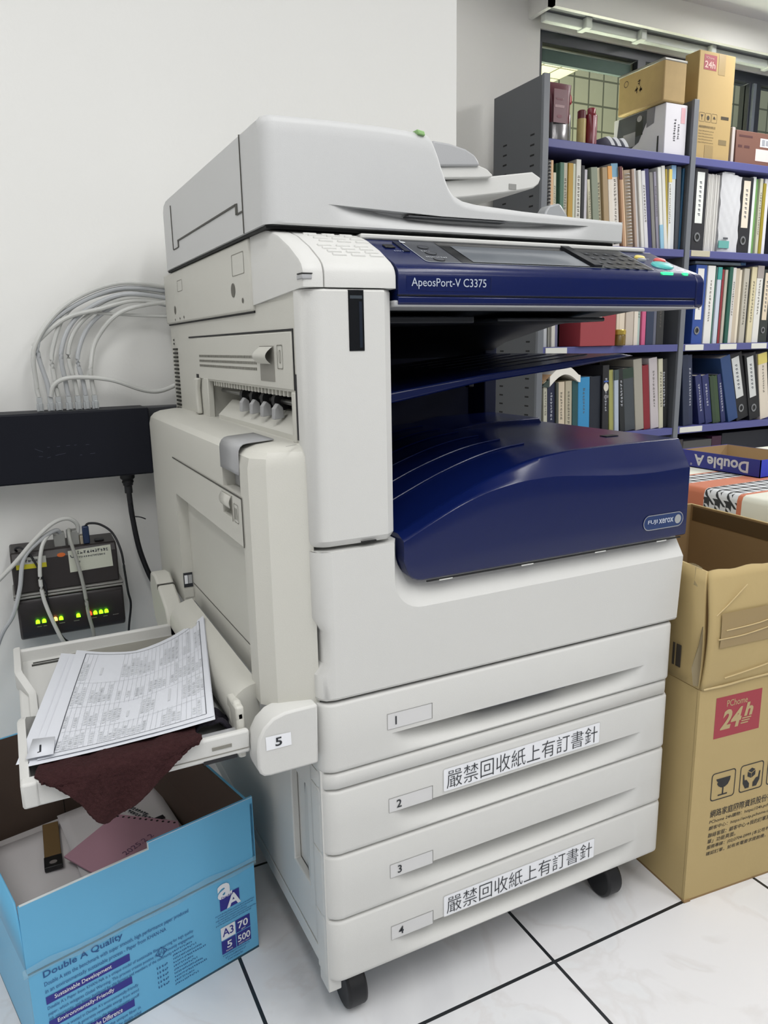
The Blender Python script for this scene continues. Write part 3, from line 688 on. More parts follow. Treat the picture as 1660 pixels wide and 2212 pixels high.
m = MB(); m.prism([(.40, .778), (.46, .788), (.595, .7895), (.603, .778)], 'y', .345, .50); P(m, 'rear_step', NAVY, ot, bevel=.002)
m = MB(); m.box(.535, .56, .10, .115, .7812, .7822); P(m, 'finger_hole', BLKM, ot)
m = MB(); m.box(.152, .60, -.0003, .002, .6318, .6336)
for x in (.17, .30, .43, .55): m.box(x, x + .02, -.0008, .0, .631, .6325, 1)
P(m, 'tray_seam', [SEAM, PLA], ot)
# maker's badge
m = MB()
m.ring((0, -.0012, 0), X3, Z3, rrect(.5205, .6020, .6510, .6740, .0114, 8), rrect(.5218, .6007, .6523, .6727, .0101, 8), 1)
m.poly((0, -.0009, 0), X3, Z3, rrect(.5218, .6007, .6523, .6727, .0101, 8), 0)
m.text('FUJI', (.5290, -.0011, .6595), X3, Z3, .0195, .0072, 2, bold=.02); m.text('xerox', (.5510, -.0011, .6595), X3, Z3, .0300, .0074, 2, bold=.02)
m.disc((.5908, -.0012, .6625), X3, Z3, .0066, .0070, 3, 24)
P(m, 'maker_badge', [mat('badge_blue', '#1c3566', .25), SILV, SILP, mat('badge_ball', '#b9bcbd', .3, metal=.6)], ot, label='oval silver-rimmed maker badge')

# left side unit: duplex door above, bypass arms below
DX, DY = -.060, .030
m = MB()
def dring(z, d, dt=0): return [(.006, .70, z), (DX + d, .70, z), (DX + d, DY + .020 + d * .5, z), (DX + .016 + d * .5, DY + d * .6, z), (-.001, DY - .012 + d * .5, z), (.006, DY - .014, z)]
m.loft([dring(.492, 0), dring(.790, 0), dring(.802, .003), dring(.809, .010), dring(.8135, .022), dring(.8165, .05)], 0, True)
dr = P(m, 'side_unit', PLA2, angle=24)
def C_(x0, x1, y0, y1, z0, z1): return (x0 - .3, x1 - .3, y0 - .35, y1 - .35, z0, z1)
cut(dr, [C_(DX - .02, DX + .018, .0845, .1665, .7520, .79), C_(DX - .02, DX + .018, .083, .490, .470, .6885)])
dr.name = 'side_unit'
m = MB()
m.grid(2, 12, lambda u, v: ((DX - .0010, .0835 + .084 * u, .7775 + .0255 * (v / .35)) if v < .35 else (DX - .0010 + .010 * (1 - math.cos((v - .35) / .3 * 1.57)), .0835 + .084 * u, .8030 + .0125 * math.sin((v - .35) / .3 * 1.57)) if v < .65 else (DX + .009 + .036 * (v - .65) / .35, .0835 + .084 * u, .8158 + .0022 * (v - .65) / .35)), 0)
P(m, 'door_lever', mat('lever_grey', '#a3a4a6', .4), dr, solid=.0015)
m = MB(); m.box(DX + .0165, DX + .0178, .085, .166, .753, .789); P(m, 'lever_pocket', PLG, dr)
# inner door above the sunken lower panel
m = MB(); m.holed('x', .080, .488, .688, .7485, DX - .0014, DX + .002, [(.124, .1705, .7160, .7440)])
ind = P(m, 'inner_door', PLA2, dr, bevel=.0006)
m = MB(); m.box(DX - .0018, DX - .0010, .078, .492, .7487, .7503); m.box(DX - .0018, DX - .0010, .0775, .0790, .688, .7495)
P(m, 'door_seam', mat('seam_soft', '#4a4944', .7), dr)
cut(dr, [C_(DX - .02, DX + .014, .125, .1695, .7165, .7435)])
m = MB(); m.grid(1, 6, lambda u, v: (DX - .0020 - .0035 * math.sin(v * 2.6), .1245 + .0455 * u, .7445 - .0150 * v), 0)
P(m, 'inner_latch', [PLA2], ind, solid=.0015)
m = MB(); m.box(DX - .0024, DX - .001, .1205, .1220, .7130, .7460); P(m, 'latch_seam', mat('latch_pocket_grey', '#8d8b84', .6), ind)
m = MB(); m.ring((DX - .0017, 0, 0), (0, -1, 0), Z3, rrect(-.115, -.095, .714, .738, .002), rrect(-.114, -.096, .7148, .7372, .002))
for k in range(3): m.poly((DX - .0018, 0, 0), (0, -1, 0), Z3, [(-.112 + k * .005, .718), (-.1105 + k * .005, .718), (-.1105 + k * .005, .733), (-.112 + k * .005, .733)])
P(m, 'latch_mark', mat('engraved_line', '#77756c', .7), ind)
m = MB(); FX = DX + .0176
m.add([(FX, .489, .5262), (FX, .085, .5350), (FX, .085, .5335), (FX, .489, .5245)], [(0, 1, 2, 3)]); P(m, 'panel_crease', mat('seam_soft', '#4a4944', .7), dr)
m = MB(); m.box(DX + .001, DX + .0165, .4885, .4897, .519, .545, 0); m.box(DX + .0025, DX + .008, .4882, .4886, .5255, .5410, 1); m.box(DX + .009, DX + .0155, .4882, .4886, .5255, .5410, 2); m.box(DX + .001, DX + .0165, .4885, .4897, .500, .515, 3)
P(m, 'size_label', [INK, WHT, PLG, PLA2], dr)
m = MB(); m.add([(-.022, .0185, .8168), (-.006, .028, .8168), (-.006, .0295, .8168), (-.022, .020, .8168)], [(0, 1, 2, 3)]); P(m, 'top_mark', INK, dr)

# bypass unit: front bracket, rear arm, roller cover
m = MB(); n = []
br = [(-.074, .4205), (-.066, .4195), (-.004, .4195), (-.002, .4985), (-.030, .4985), (-.045, .4980), (-.060, .4935), (-.072, .4835), (-.0795, .4700), (-.0815, .4560), (-.0815, .4330), (-.079, .4250)]
m.prism(br, 'y', .002, .040)
bk = P(m, 'bypass_bracket', PLA, bevel=.003, angle=30)
m = MB(); m.poly((0, .0014, 0), X3, Z3, [(-.0705, .4545), (-.0385, .4545), (-.0388, .4715), (-.0707, .4725)], 0); m.text('5', (-.0590, .0013, .4577), X3, Z3, .0085, .0112, 1, bold=.02)
P(m, 'number_sticker', [WHT, INK], bk, label='white sticker with a handwritten 5')
m = MB(); m.prism([(.041, .430), (.041, .492), (.055, .502), (.085, .495), (.085, .455), (.072, .430)], 'x', -.094, -.084); m.box(-.0945, -.084, .041, .085, .480, .499); P(m, 'bracket_cheek', PLA2, bk, bevel=.003)
m = MB(); m.disc((-.0946, .058, .446), (0, -1, 0), Z3, .006, .007); P(m, 'bracket_hole', PLD, bk)
m = MB(); m.loft([[(DX + .004 - .040 * math.sin(math.radians(a)) , y, .476 + .036 * math.cos(math.radians(a))) for a in range(0, 181, 15)] for y in (.07, .075, .43, .445)], 0, True, closed=False, caps=True)
P(m, 'feed_cover', PLA2, angle=40)
m = MB(); m.prism([(.452, .425), (.452, .472), (.470, .494), (.560, .530), (.600, .525), (.615, .495), (.590, .440), (.56, .425)], 'x', -.098, -.068)
ra = P(m, 'rear_arm', PLA2, bevel=.004)
m = MB(); m.prism([(.528, .510), (.5305, .510), (.5305, .5195), (.528, .5185)], 'x', -.0984, -.067); P(m, 'arm_seam', mat('seam_soft', '#4a4944', .7), ra)
m = MB(); m.box(-.085, -.062, .415, .455, .445, .492); P(m, 'arm_link', PLG, ra, bevel=.003)

# bypass tray, folded out to the left
m = MB(); TX0, TX1, TY0, TY1 = -.333, -.082, .030, .462
m.box(TX0, TX1, TY0, TY1, .4420, .4500)                                   # floor
m.box(TX0, TX1, TY0, TY0 + .010, .4440, .4720); m.box(TX0, TX1, TY1 - .010, TY1, .4440, .4690); m.box(TX0 - .0035, TX0 + .014, TY0 - .0015, TY0 + .016, .4425, .4725)
wl = []
tr_o = P(m, 'bypass_tray', PLA, bevel=.003)
m = MB()
def wall(u):
    y = TY0 + (TY1 - TY0) * u; k = math.exp(-((y - .27) / .055) ** 2); k2 = max(0, min(1, (y - .20) / .03)) * max(0, min(1, (.36 - y) / .05))
    x = TX0 + .016 * k2; z = .472 - .016 * k2
    return [(x, y, .443), (x - .0035, y, .446), (x - .0035, y, z - .002), (x, y, z), (x + .006, y, z), (x + .008, y, .447)]
m.loft([wall(i / 40) for i in range(41)], 0, True); P(m, 'tray_end', PLA, tr_o, angle=50)
m = MB(); m.box(TX0 + .02, -.20, .425, .431, .4502, .4512); m.box(TX0 + .022, -.21, .436, .439, .4502, .4512); P(m, 'tray_slots', mat('tray_slot_dark', '#3c3c38', .6), tr_o)
m = MB(); m.box(-.27, -.085, .405, .448, .450, .4515)
P(m, 'side_guide', mat('guide_grey', '#86847c', .5), tr_o, bevel=.001)
m = MB(); m.box(-.175, -.085, .040, .058, .4500, .4660); P(m, 'front_guide', PLG, tr_o, bevel=.002)
m = MB(); m.box(-.1400, -.0990, .0292, .031, .4400, .4445, 0); m.box(-.1290, -.1050, .0292, .031, .4560, .4600, 1); m.box(-.20, -.084, .0294, .031, .4490, .4500, 1)
P(m, 'tray_openings', [BLKM, mat('tray_opening_grey', '#84827a', .6)], tr_o)

# ------------------------------------------------------------------ paper, towel on the bypass tray
def lerp_pts(pts, u):
    u = max(0, min(1, u)) * (len(pts) - 1); i = min(int(u), len(pts) - 2); t = u - i
    p0 = Vector(pts[max(i - 1, 0)]); p1 = Vector(pts[i]); p2 = Vector(pts[i + 1]); p3 = Vector(pts[min(i + 2, len(pts) - 1)])
    return .5 * ((2 * p1) + (p2 - p0) * t + (2 * p0 - 5 * p1 + 4 * p2 - p3) * t * t + (3 * p1 - p0 - 3 * p2 + p3) * t ** 3)
PBOT = [(-.318, .075, .4735), (-.268, .067, .477), (-.223, .062, .480), (-.170, .059, .483), (-.118, .057, .487)]
PMID = [(-.287, .212, .4755), (-.243, .205, .472), (-.190, .198, .473), (-.138, .192, .486), (-.0925, .187, .503)]
PTOP = [(-.248, .393, .4760), (-.203, .382, .4675), (-.155, .368, .4675), (-.105, .350, .487), (-.0615, .339, .516)]
def sheet_at(u, v, l=0.0):
    a, b, c = lerp_pts(PBOT, u), lerp_pts(PMID, u), lerp_pts(PTOP, u)
    t = v
    p = a * (2 * (t - .47) * (t - 1) / (.94)) + b * (t * (t - 1) / (.47 * (.47 - 1))) + c * (t * (t - .47) / (1 * .53))
    return p + Vector((0, 0, l))
PAPER = mat('paper_white', '#d3d6dd', .7); PRNT = mat('print_grey', '#8f9298', .7); PRNTD = mat('print_dark', '#4b4e55', .7)
sm_ = MB(); sm_.grid(24, 28, lambda u, v: tuple(sheet_at(u, v)), 0)
def strip(u0, v0, u1, v1, w, mi, n=14):
    vs = []; L_ = .0005
    for i in range(n + 1):
        t = i / n; u = u0 + (u1 - u0) * t; v = v0 + (v1 - v0) * t
        du, dv = (0, w) if abs(u1 - u0) > abs(v1 - v0) else (w, 0)
        vs += [tuple(sheet_at(u - du, v - dv, L_)), tuple(sheet_at(u + du, v + dv, L_))]
    sm_.add(vs, [(2 * i, 2 * i + 1, 2 * i + 3, 2 * i + 2) for i in range(n)], mi, True)
for a in ((.10, .03, .10, .97), (.94, .03, .94, .97)): strip(*a, .0028, 2)
for a in ((.10, .03, .94, .03), (.10, .97, .94, .97)): strip(*a, .0012, 2)
rr = random.Random(3)
for k in range(1, 30):
    u = .10 + .84 * k / 30
    segs = [(.03, .97)]
    if 4 <= k <= 9: segs = [(.03, .66)]
    if 12 <= k <= 15: segs = [(.03, .20), (.40, .97)]
    if 20 <= k <= 23: segs = [(.03, .20), (.42, .97)]
    for a, b in segs: strip(u, a, u, b, .0009, 1)
for v in (.20, .42, .66): strip(.10, v, .94, v - .02, .0008, 1)
for k in range(30):
    u = .10 + .84 * (k + .5) / 30
    for (a, b) in ((.04, .18), (.22, .40), (.44, .64), (.68, .95)):
        if (4 <= k <= 9 and a > .6) or (12 <= k <= 15 and .2 < a < .4) or (20 <= k <= 23 and .2 < a < .4): continue
        if rr.random() < .80:
            s0 = a + rr.random() * .02; e0 = s0 + (b - s0) * rr.uniform(.35, 1)
            q = s0
            while q < e0:
                q2 = min(e0, q + rr.uniform(.008, .022)); strip(u, q, u, q2, .0078, 1 if rr.random() < .2 else 3, 2); q = q2 + .006
strip(.245, .74, .245, .82, .007, 3, 3); strip(.475, .24, .475, .30, .007, 3, 3); strip(.72, .26, .72, .38, .007, 3, 3)
top = sm_.build('paper_sheet', [PAPER, mat('table_rule_grey', '#b3b6bb', .7), PRNTD, mat('print_block_grey', '#c6c9ce', .7)], angle=80)
tag(top, 'white sheet printed with a ruled table, topmost on the fold-out tray', 'paper', 'sheets on the fold-out tray')
for j, (du, dv, lab) in enumerate(((-.010, -.006, 'white sheet directly under the printed table sheet, edge just showing'), (-.022, .004, 'lowest white sheet of the pile, corner sticking out at lower left'))):
    m = MB(); m.grid(12, 14, lambda u, v: tuple(sheet_at(u, v, -.0018 * (j + 1)) + Vector((du * (1 - u), dv + .004 * j, 0))), 0)
    if j == 1:
        for q in ((.02, .03, .05, .034), (.02, .03, .024, .10)):
            pass
    tag(m.build('paper_sheet', PAPER, angle=80), lab, 'paper', 'sheets on the fold-out tray')
m = MB(); m.add([(-.329, .080, .4755), (-.300, .071, .4790), (-.296, .112, .4795), (-.320, .122, .4775)], [(0, 1, 2, 3)], 0)
m.add([(-.3145, .085, .4775), (-.3125, .085, .4780), (-.3115, .101, .4785), (-.3135, .101, .4785)], [(0, 1, 2, 3)], 1); m.add([(-.3165, .085, .4775), (-.3125, .085, .4780), (-.3125, .0865, .4780), (-.3165, .0865, .4775)], [(0, 1, 2, 3)], 1)
tag(m.build('paper_slip', [PAPER, INK], solid=.0006), 'small white paper corner with a handwritten 1 at the lower-left of the sheets', 'paper')

TOW = mat('towel_brown', '#3d2627', .95, bump=1.0, bscale=900, var=.35, vscale=220, spec=.1)
HANG = [(-.315, .478), (-.306, .468), (-.293, .459), (-.281, .443), (-.268, .419), (-.2545, .4065), (-.236, .417), (-.214, .4305), (-.193, .445), (-.175, .460), (-.160, .4735), (-.148, .482)]
def towel(u, v):
    hx, hz = [lerp_pts([(a, 0, b) for a, b in HANG], u)[i] for i in (0, 2)]
    bx = -.318 + .178 * u
    w = .0025 * math.sin(u * 17) + .0018 * math.sin(u * 31 + v * 5)
    zr = .4765 + .004 * u - .004 * math.exp(-((u - .05) / .08) ** 2)
    if v < .42:
        t = v / .42; return (bx + .004 * math.sin(t * 5), .120 - .088 * t, .4535 + (zr - .4535) * t ** .6 + (w * .5 if t > .2 else 0))
    if v < .55:
        t = (v - .42) / .13; a = t * math.pi / 2
        x = bx + (hx - bx) * t * .25
        return (x, .032 - .012 * math.sin(a) + w * .3, zr - .012 * (1 - math.cos(a)) * min(1, (zr - hz) / .012))
    t = (v - .55) / .45
    z1 = zr - .012 * min(1, (zr - hz) / .012)
    return (bx + (hx - bx) * (.25 + .75 * t), .020 - .005 * t + w * (.4 + t), z1 + (hz - z1) * t)
m = MB(); m.grid(60, 40, towel, 0)
tow = m.build('towel', TOW, solid=.0035, angle=80)
sub = tow.modifiers.new('pile', 'SUBSURF'); sub.levels = 1; sub.render_levels = 2
tx = bpy.data.textures.new('towel_pile', 'CLOUDS'); tx.noise_scale = .0035
dm = tow.modifiers.new('loops', 'DISPLACE'); dm.texture = tx; dm.strength = .0022; dm.mid_level = .5
tag(tow, 'dark brown towel hanging over the front edge of the fold-out tray under the papers', 'towel')
m = MB(); m.grid(20, 14, lambda u, v: (-.142 + .055 * u + .004 * math.sin(v * 9), .060 + .055 * v, .457 + .020 * math.sin(math.pi * min(1, .15 + u)) * (1 - .4 * v) + .003 * math.sin(u * 13) + .002 * math.sin(v * 17)), 0)
tag(m.build('cloth', mat('cloth_black_purple', '#1e1a26', .95, bump=1, bscale=700, var=.3, vscale=200), solid=.003, angle=80), 'bunched black-purple cloth lying between the printed sheets and the copier', 'cloth')

# ------------------------------------------------------------------ equipment on the wall behind the copier
RACK = mat('rack_blue_black', '#0d101b', .5, var=.08, spec=.25)
rk = thing('network_cabinet', 'blue-black wall-mounted network cabinet with a scratched front below the white cables', 'network cabinet', (-.4, .75, .69))
def RK(mb, name, mats, par=None, **k):
    mb.v = [tuple(Vector(v) - Vector((-.4, .75, .69))) for v in mb.v]; return mb.build(name, mats, par or rk, **k)
m = MB(); m.box(-.90, -.0590, .70, YW, .6925, .8195); bx = RK(m, 'cabinet_body', RACK, bevel=.003)
m = MB()
for a in ((-.265, .7555, -.252, .749), (-.244, .757, -.240, .7565), (-.228, .757, -.222, .7575), (-.212, .7575, -.205, .758), (-.198, .7575, -.194, .758), (-.178, .757, -.172, .757), (-.260, .741, -.253, .741), (-.232, .741, -.214, .744), (-.246, .7375, -.240, .739), (-.172, .7395, -.163, .740), (-.19, .7385, -.186, .7385)):
    m.add([(a[0], .6995, a[1]), (a[2], .6995, a[3]), (a[2], .6995, a[3] + .0005), (a[0], .6995, a[1] + .0006)], [(0, 1, 2, 3)], 0)
RK(m, 'scratches', mat('scratch_grey', '#44485a', .6), bx)
m = MB(); m.box(-.0588, .03, .745, YW, .70, .8175); RK(m, 'side_bracket', mat('bracket_dark_grey', '#3c3e42', .5), bevel=.002)
CAB = mat('patch_cord_grey', '#b4b7ba', .45); CABL = mat('patch_cord_white', '#c6c7c4', .45); PLUG = mat('network_plug_clear', '#c9cdcf', .2, trans=.25)
px = [-.2465, -.228, -.214, -.196, -.180, -.1655, -.150]
ordn = ['leftmost', 'second from left', 'third from left', 'middle', 'third from right', 'second from right', 'rightmost']
tops = [((-.243, .94), (-.185, 1.010), (-.09, 1.050), (.012, 1.045)), ((-.238, .945), (-.185, 1.000), (-.09, 1.041), (.012, 1.037)), ((-.215, .93), (-.175, 1.005), (-.08, 1.040), (.012, 1.030)),
        ((-.200, .93), (-.165, .990), (-.085, 1.030), (.012, 1.024)), ((-.188, .93), (-.155, .985), (-.080, 1.024), (.012, 1.018)), ((-.172, .92), (-.140, .98), (-.07, 1.020), (.012, 1.010)), ((-.152, .90), (-.135, .95), (-.085, 1.000), (.012, 1.020))]
for k, x in enumerate(px):
    c = thing('network_cable', 'grey network cable with clear plug, %s in the row on the wall cabinet' % ordn[k], 'cable', (x, .745, .8195), 'network cables plugged into the wall cabinet')
    m = MB(); yy = .735 + .004 * (k % 3)
    pts = [(x, .742, .846), (x - .002, .742, .87)] + [(a, yy + .012 * (i % 2), b) for i, (a, b) in enumerate(tops[k])]
    m.v = []; m.tube(pts, .0042, 10, 0, 8); m.v = [tuple(Vector(v) - Vector((x, .745, .8195))) for v in m.v]; m.build('cord', CAB if k % 2 else CABL, c)
    m = MB(); m.box(-.006, .006, -.007, .004, .0, .014, 0); m.box(-.0045, .0045, -.006, .003, .014, .026, 0); m.box(-.002, .004, -.010, -.006, .001, .016, 0)
    m.build('plug', PLUG, c, bevel=.0008)
# more cords of the same bundle arching behind the copier
for k, (pts, lab) in enumerate((
    ([(-.247, .75, .938), (-.19, .742, .985), (-.125, .738, 1.004), (-.06, .742, 1.020), (.012, .745, 1.012)], 'grey network cable crossing diagonally in front of the bundle'),
    ([(-.14, .75, .998), (-.08, .75, .994), (-.03, .75, .9915), (.012, .75, .990)], 'single thin grey cable running level to the copier'),
    ([(-.226, .738, .846), (-.220, .735, .866), (-.20, .732, .878), (-.165, .732, .8795), (-.115, .735, .872), (-.06, .742, .851), (-.025, .745, .848), (.014, .748, .862)], 'grey cable curving low and to the right above the wall cabinet'))):
    m = MB(); m.tube(pts, .0042 if k != 1 else .0032, 10, 0, 8); tag(m.build('network_cable', CABL), lab, 'cable', 'network cables on the wall')
# black mains lead under the cabinet
m = MB(); m.tube([(-.105, .735, .665), (-.104, .735, .63), (-.102, .737, .60), (-.094, .74, .535), (-.078, .742, .475), (-.060, .744, .43), (-.050, .745, .36), (-.045, .745, .25)], .0052, 10, 0, 8)
cl = thing('mains_cable', 'thick black power cord hanging from the underside of the wall cabinet', 'power cord', (-.105, .735, .6925))
def off(mb, o): mb.v = [tuple(Vector(v) - o) for v in mb.v]; return mb
off(m, Vector((-.105, .735, .6925))).build('cord', BLKM, cl)
m = MB(); m.lathe([(.014, 0), (.014, -.010), (.010, -.014), (.0115, -.018), (.0095, -.021), (.0095, -.024), (.0075, -.026), (.0075, -.040)], (0, 0, 0), 16); m.build('plug', BLKM, cl)
m = MB(); m.tube([(-.0985, .733, .604), (-.088, .731, .602), (-.078, .731, .597)], .0012, 6); off(m, Vector((-.105, .735, .6925))).build('cable_tie', BLKM, cl)

# router
RT = mat('router_black_brown', '#2b2626', .42, bump=.1, bscale=500); RT2 = mat('router_graphite', '#312d2e', .35)
ro_ = Vector((-.23, .75, .39))
rt = thing('modem', 'dark wall-mounted modem with a white label and a row of lit indicator lights', 'modem', tuple(ro_))
def RM(mb, name, mats, par=None, **k): return off(mb, ro_).build(name, mats, par or rt, **k)
m = MB(); m.prism([(.712, .484), (.712, .548), (.722, .562), (YW, .566), (YW, .484)], 'x', -.328, -.140); up = RM(m, 'upper_shell', RT, bevel=.003)
m = MB(); m.prism([(.708, .404), (.706, .470), (.712, .476), (YW, .476), (YW, .392), (.716, .392)], 'x', -.327, -.1365); lo = RM(m, 'lower_shell', RT2, bevel=.004)
m = MB(); m.box(-.331, -.1345, .7045, YW, .4755, .4795, 0); m.box(-.331, -.1345, .7060, YW, .4805, .4845, 0); RM(m, 'trim_band', [mat('band_silver_grey', '#8d8c88', .35, metal=.4)], bevel=.001)
m = MB(); m.poly((0, .7112, 0), X3, Z3, [(-.2285, .5135), (-.1500, .5155), (-.1515, .5590), (-.2290, .5560)], 0)
m.text('~', (-.213, .7110, .5480), X3, Z3, .056, .0062, 1); m.text('~', (-.214, .7110, .5400), X3, Z3, .052, .0040, 1); m.text('~', (-.2150, .7110, .5310), X3, Z3, .008, .004, 1); m.text('~', (-.2150, .7110, .5190), X3, Z3, .008, .004, 1)
m.ring((-.2215, .7110, .5475), X3, Z3, [(.0045 * math.cos(-t / 6), .006 * math.sin(-t / 6)) for t in range(20)], [(.003 * math.cos(-t / 6), .0042 * math.sin(-t / 6)) for t in range(20)], 1)
RM(m, 'label', [mat('label_greenish_white', '#c3c6b8', .6), PRNTD], up)
m = MB(); m.poly((0, .7113, 0), X3, Z3, [(-.320, .5320), (-.268, .5310), (-.268, .5400), (-.320, .5410)], 1); m.poly((0, .7113, 0), X3, Z3, [(-.320, .5410), (-.268, .5400), (-.268, .5530), (-.320, .5540)], 0); m.text('~', (-.313, .7111, .5440), X3, Z3, .038, .006, 2)
RM(m, 'caution_label', [mat('label_grey_white', '#b5b6b0', .6), mat('label_yellow', '#c9c02a', .6), PRNTD], up)
m = MB(); m.disc((-.241, .7113, .5505), X3, Z3, .0075, .0042, 0, 16); RM(m, 'orange_logo', mat('logo_orange', '#c8662c', .5), up)
led_g = mat('led_green', '#7dff1e', .4, emit='#7dff10', estr=2.2); led_r = mat('led_red', '#ff4a26', .4, emit='#ff3418', estr=2.4); led_o = mat('led_orange', '#ffb070', .4, emit='#ff9a50', estr=2.6)
for x, mt_ in ((-.295, led_g), (-.284, led_g), (-.264, led_o), (-.254, led_g), (-.223, led_g), (-.202, led_r), (-.192, led_g), (-.1815, led_g), (-.1715, led_g)):
    m = MB(); m.prism([(x - .0036, .4245), (x + .0036, .4245), (x + .0036, .4270)] + [(x + .0036 * math.cos(math.radians(a)), .4275 + .0040 * math.sin(math.radians(a))) for a in range(0, 181, 30)] + [(x - .0036, .4270)], 'y', .7030, .708); RM(m, 'indicator_light', mt_, lo)
m = MB()
for x, w in ((-.297, .008), (-.286, .006), (-.258, .010), (-.232, .010), (-.200, .010), (-.178, .008), (-.160, .011)): m.box(x, x + w, .7068, .7075, .4165, .4178)
RM(m, 'light_print', mat('print_dim', '#6c6866', .7), lo)
m = MB(); m.box(-.226, -.205, .730, .752, .562, .590, 0); m.box(-.250, -.230, .730, .752, .562, .588, 0); m.box(-.204, -.188, .728, .75, .562, .578, 1); m.box(-.177, -.160, .732, .75, .5635, .5665, 2)
RM(m, 'port_block', [mat('port_grey', '#8e8f8c', .5), mat('port_beige', '#a49a86', .5), BLKM], up, bevel=.001)
m = MB(); m.box(-.1985, -.1865, .722, .734, .563, .5975); RM(m, 'power_plug', mat('power_plug_blue', '#14284a', .35), up, bevel=.002)
def cord(name, pts, r, ma, lab, cat='cable', group='leads on the modem'):
    m = MB(); m.tube(pts, r, 10, 0, 8); return tag(m.build(name, ma), lab, cat, group)
cord('power_lead', [(-.1925, .728, .596), (-.185, .726, .602), (-.165, .722, .598), (-.145, .714, .58), (-.134, .700, .545), (-.131, .698, .50), (-.128, .702, .46), (-.124, .712, .43), (-.131, .72, .38), (-.134, .73, .33)], .0022, BLKM, 'thin black power lead curving down past the right side of the modem', 'cable')
cord('modem_cable', [(-.242, .735, .586), (-.255, .722, .592), (-.272, .706, .573), (-.281, .698, .53), (-.281, .696, .48), (-.270, .695, .43), (-.256, .700, .385), (-.240, .72, .350), (-.235, .74, .32)], .0036, CABL, 'white cable looping down across the front of the modem')
cord('modem_cable', [(-.218, .735, .588), (-.2225, .722, .594), (-.222, .706, .575), (-.214, .700, .53), (-.208, .698, .48), (-.205, .698, .43), (-.199, .704, .385), (-.198, .72, .345)], .0034, mat('cord_dark_grey', '#9a9b96', .5), 'greyish cable hanging straight down over the middle of the modem')
cord('modem_cable', [(-.207, .735, .580), (-.206, .730, .602), (-.223, .722, .617), (-.250, .714, .612), (-.285, .706, .585), (-.320, .698, .55), (-.36, .69, .515), (-.42, .69, .46)], .0040, CABL, 'white cable arching from the modem top out of the left edge')
cord('modem_cable', [(-.237, .735, .586), (-.245, .725, .596), (-.272, .712, .585), (-.305, .702, .555), (-.318, .698, .50), (-.335, .70, .45), (-.362, .71, .405), (-.40, .73, .30)], .0040, CAB, 'grey-white cable hanging down the left side of the modem')
cord('modem_cable', [(-.315, .735, .562), (-.318, .722, .570), (-.307, .715, .572), (-.29, .708, .55), (-.275, .700, .50), (-.272, .698, .45), (-.255, .70, .39), (-.225, .73, .355), (-.215, .74, .33)], .0020, BLKM, 'thin black cord crossing the left half of the modem')
tag(MB().cyl((-.376, .768, .896), (-.376, YW, .896), .030, 28).build('wall_knob', mat('knob_blue_grey', '#5b6b9c', .4), bevel=.003), 'blue-grey round fitting on the wall at the left photo edge', 'wall fitting')

# ------------------------------------------------------------------ blue paper box with waste paper
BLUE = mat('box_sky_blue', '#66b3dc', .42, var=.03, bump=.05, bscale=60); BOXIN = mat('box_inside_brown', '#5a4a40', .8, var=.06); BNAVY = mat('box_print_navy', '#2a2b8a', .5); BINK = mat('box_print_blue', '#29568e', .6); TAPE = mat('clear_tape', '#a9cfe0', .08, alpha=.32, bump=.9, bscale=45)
BD = Vector((.97336, .2293, 0)); BNB = Vector((-.2293, .97336, 0)); BO = Vector((-.041, .206, 0)); BL, BDP, T_ = .328, .435, .004
bb = thing('paper_box', 'open sky-blue printed copy paper box full of waste paper under the fold-out tray', 'box', tuple(BO))
BM = Matrix(((BD.x, BNB.x, 0, 0), (BD.y, BNB.y, 0, 0), (0, 0, 1, 0), (0, 0, 0, 1)))
def BB(mb, name, mats, par=None, **k):
    mb.v = [tuple(BM @ Vector(v)) for v in mb.v]; return mb.build(name, mats, par or bb, **k)
# local frame: x along the front (right end = 0), y into the room, z up
def wall(x0, x1, y0, y1, z0, z1, inner, name):
    m = MB(); m.box(x0, x1, y0, y1, z0, z1, 0)
    ax, v, s = inner
    e = .0006
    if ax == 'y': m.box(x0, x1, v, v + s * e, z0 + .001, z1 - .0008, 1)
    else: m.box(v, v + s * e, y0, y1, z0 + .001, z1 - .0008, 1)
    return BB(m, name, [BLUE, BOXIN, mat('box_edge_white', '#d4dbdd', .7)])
fw = wall(-BL, 0, 0, T_, 0, .1535, ('y', T_, 1), 'front_wall')
m = MB(); m.holed('y', -BL + .001, .004, .1560, .2640, 0, .003, [(-BL - .001, -.160, .2540, .2650)], 0)
fl = BB(m, 'front_flap', [BLUE])
m = MB(); m.box(-BL + .001, -.160, -.0002, .0032, .2538, .2546); m.box(-.160, .004, -.0002, .0032, .2638, .2646); m.box(-.1604, -.1596, -.0002, .0032, .2540, .2640); BB(m, 'cut_edge', mat('box_edge_white', '#c2cdd0', .7), fl)
m = MB(); m.box(-BL, .003, .003, .0036, .156, .2515); BB(m, 'flap_lining', BOXIN, fl)
bw = wall(-BL, 0, BDP - T_, BDP, 0, .272, ('y', BDP - T_, -1), 'back_wall')
m = MB(); m.box(-.155, -.1535, BDP - T_ - .0012, BDP - T_, .05, .27); BB(m, 'fold_line', mat('fold_dark', '#2c241e', .9), bw)
wall(-T_, 0, T_, BDP - T_, 0, .155, ('x', -T_, -1), 'right_wall')
m = MB(); m.box(-.001, .003, 0, BDP, .157, .254); BB(m, 'right_flap', [BLUE], None)
m = MB(); m.box(-.0046, -.001, .004, BDP - .004, .1545, .2538); BB(m, 'right_flap_lining', BOXIN, [c for c in bb.children if c.name.startswith('right_flap')][0])
lw = wall(-BL, -BL + T_, T_, BDP - T_, 0, .155, ('x', -BL + T_, 1), 'left_wall')
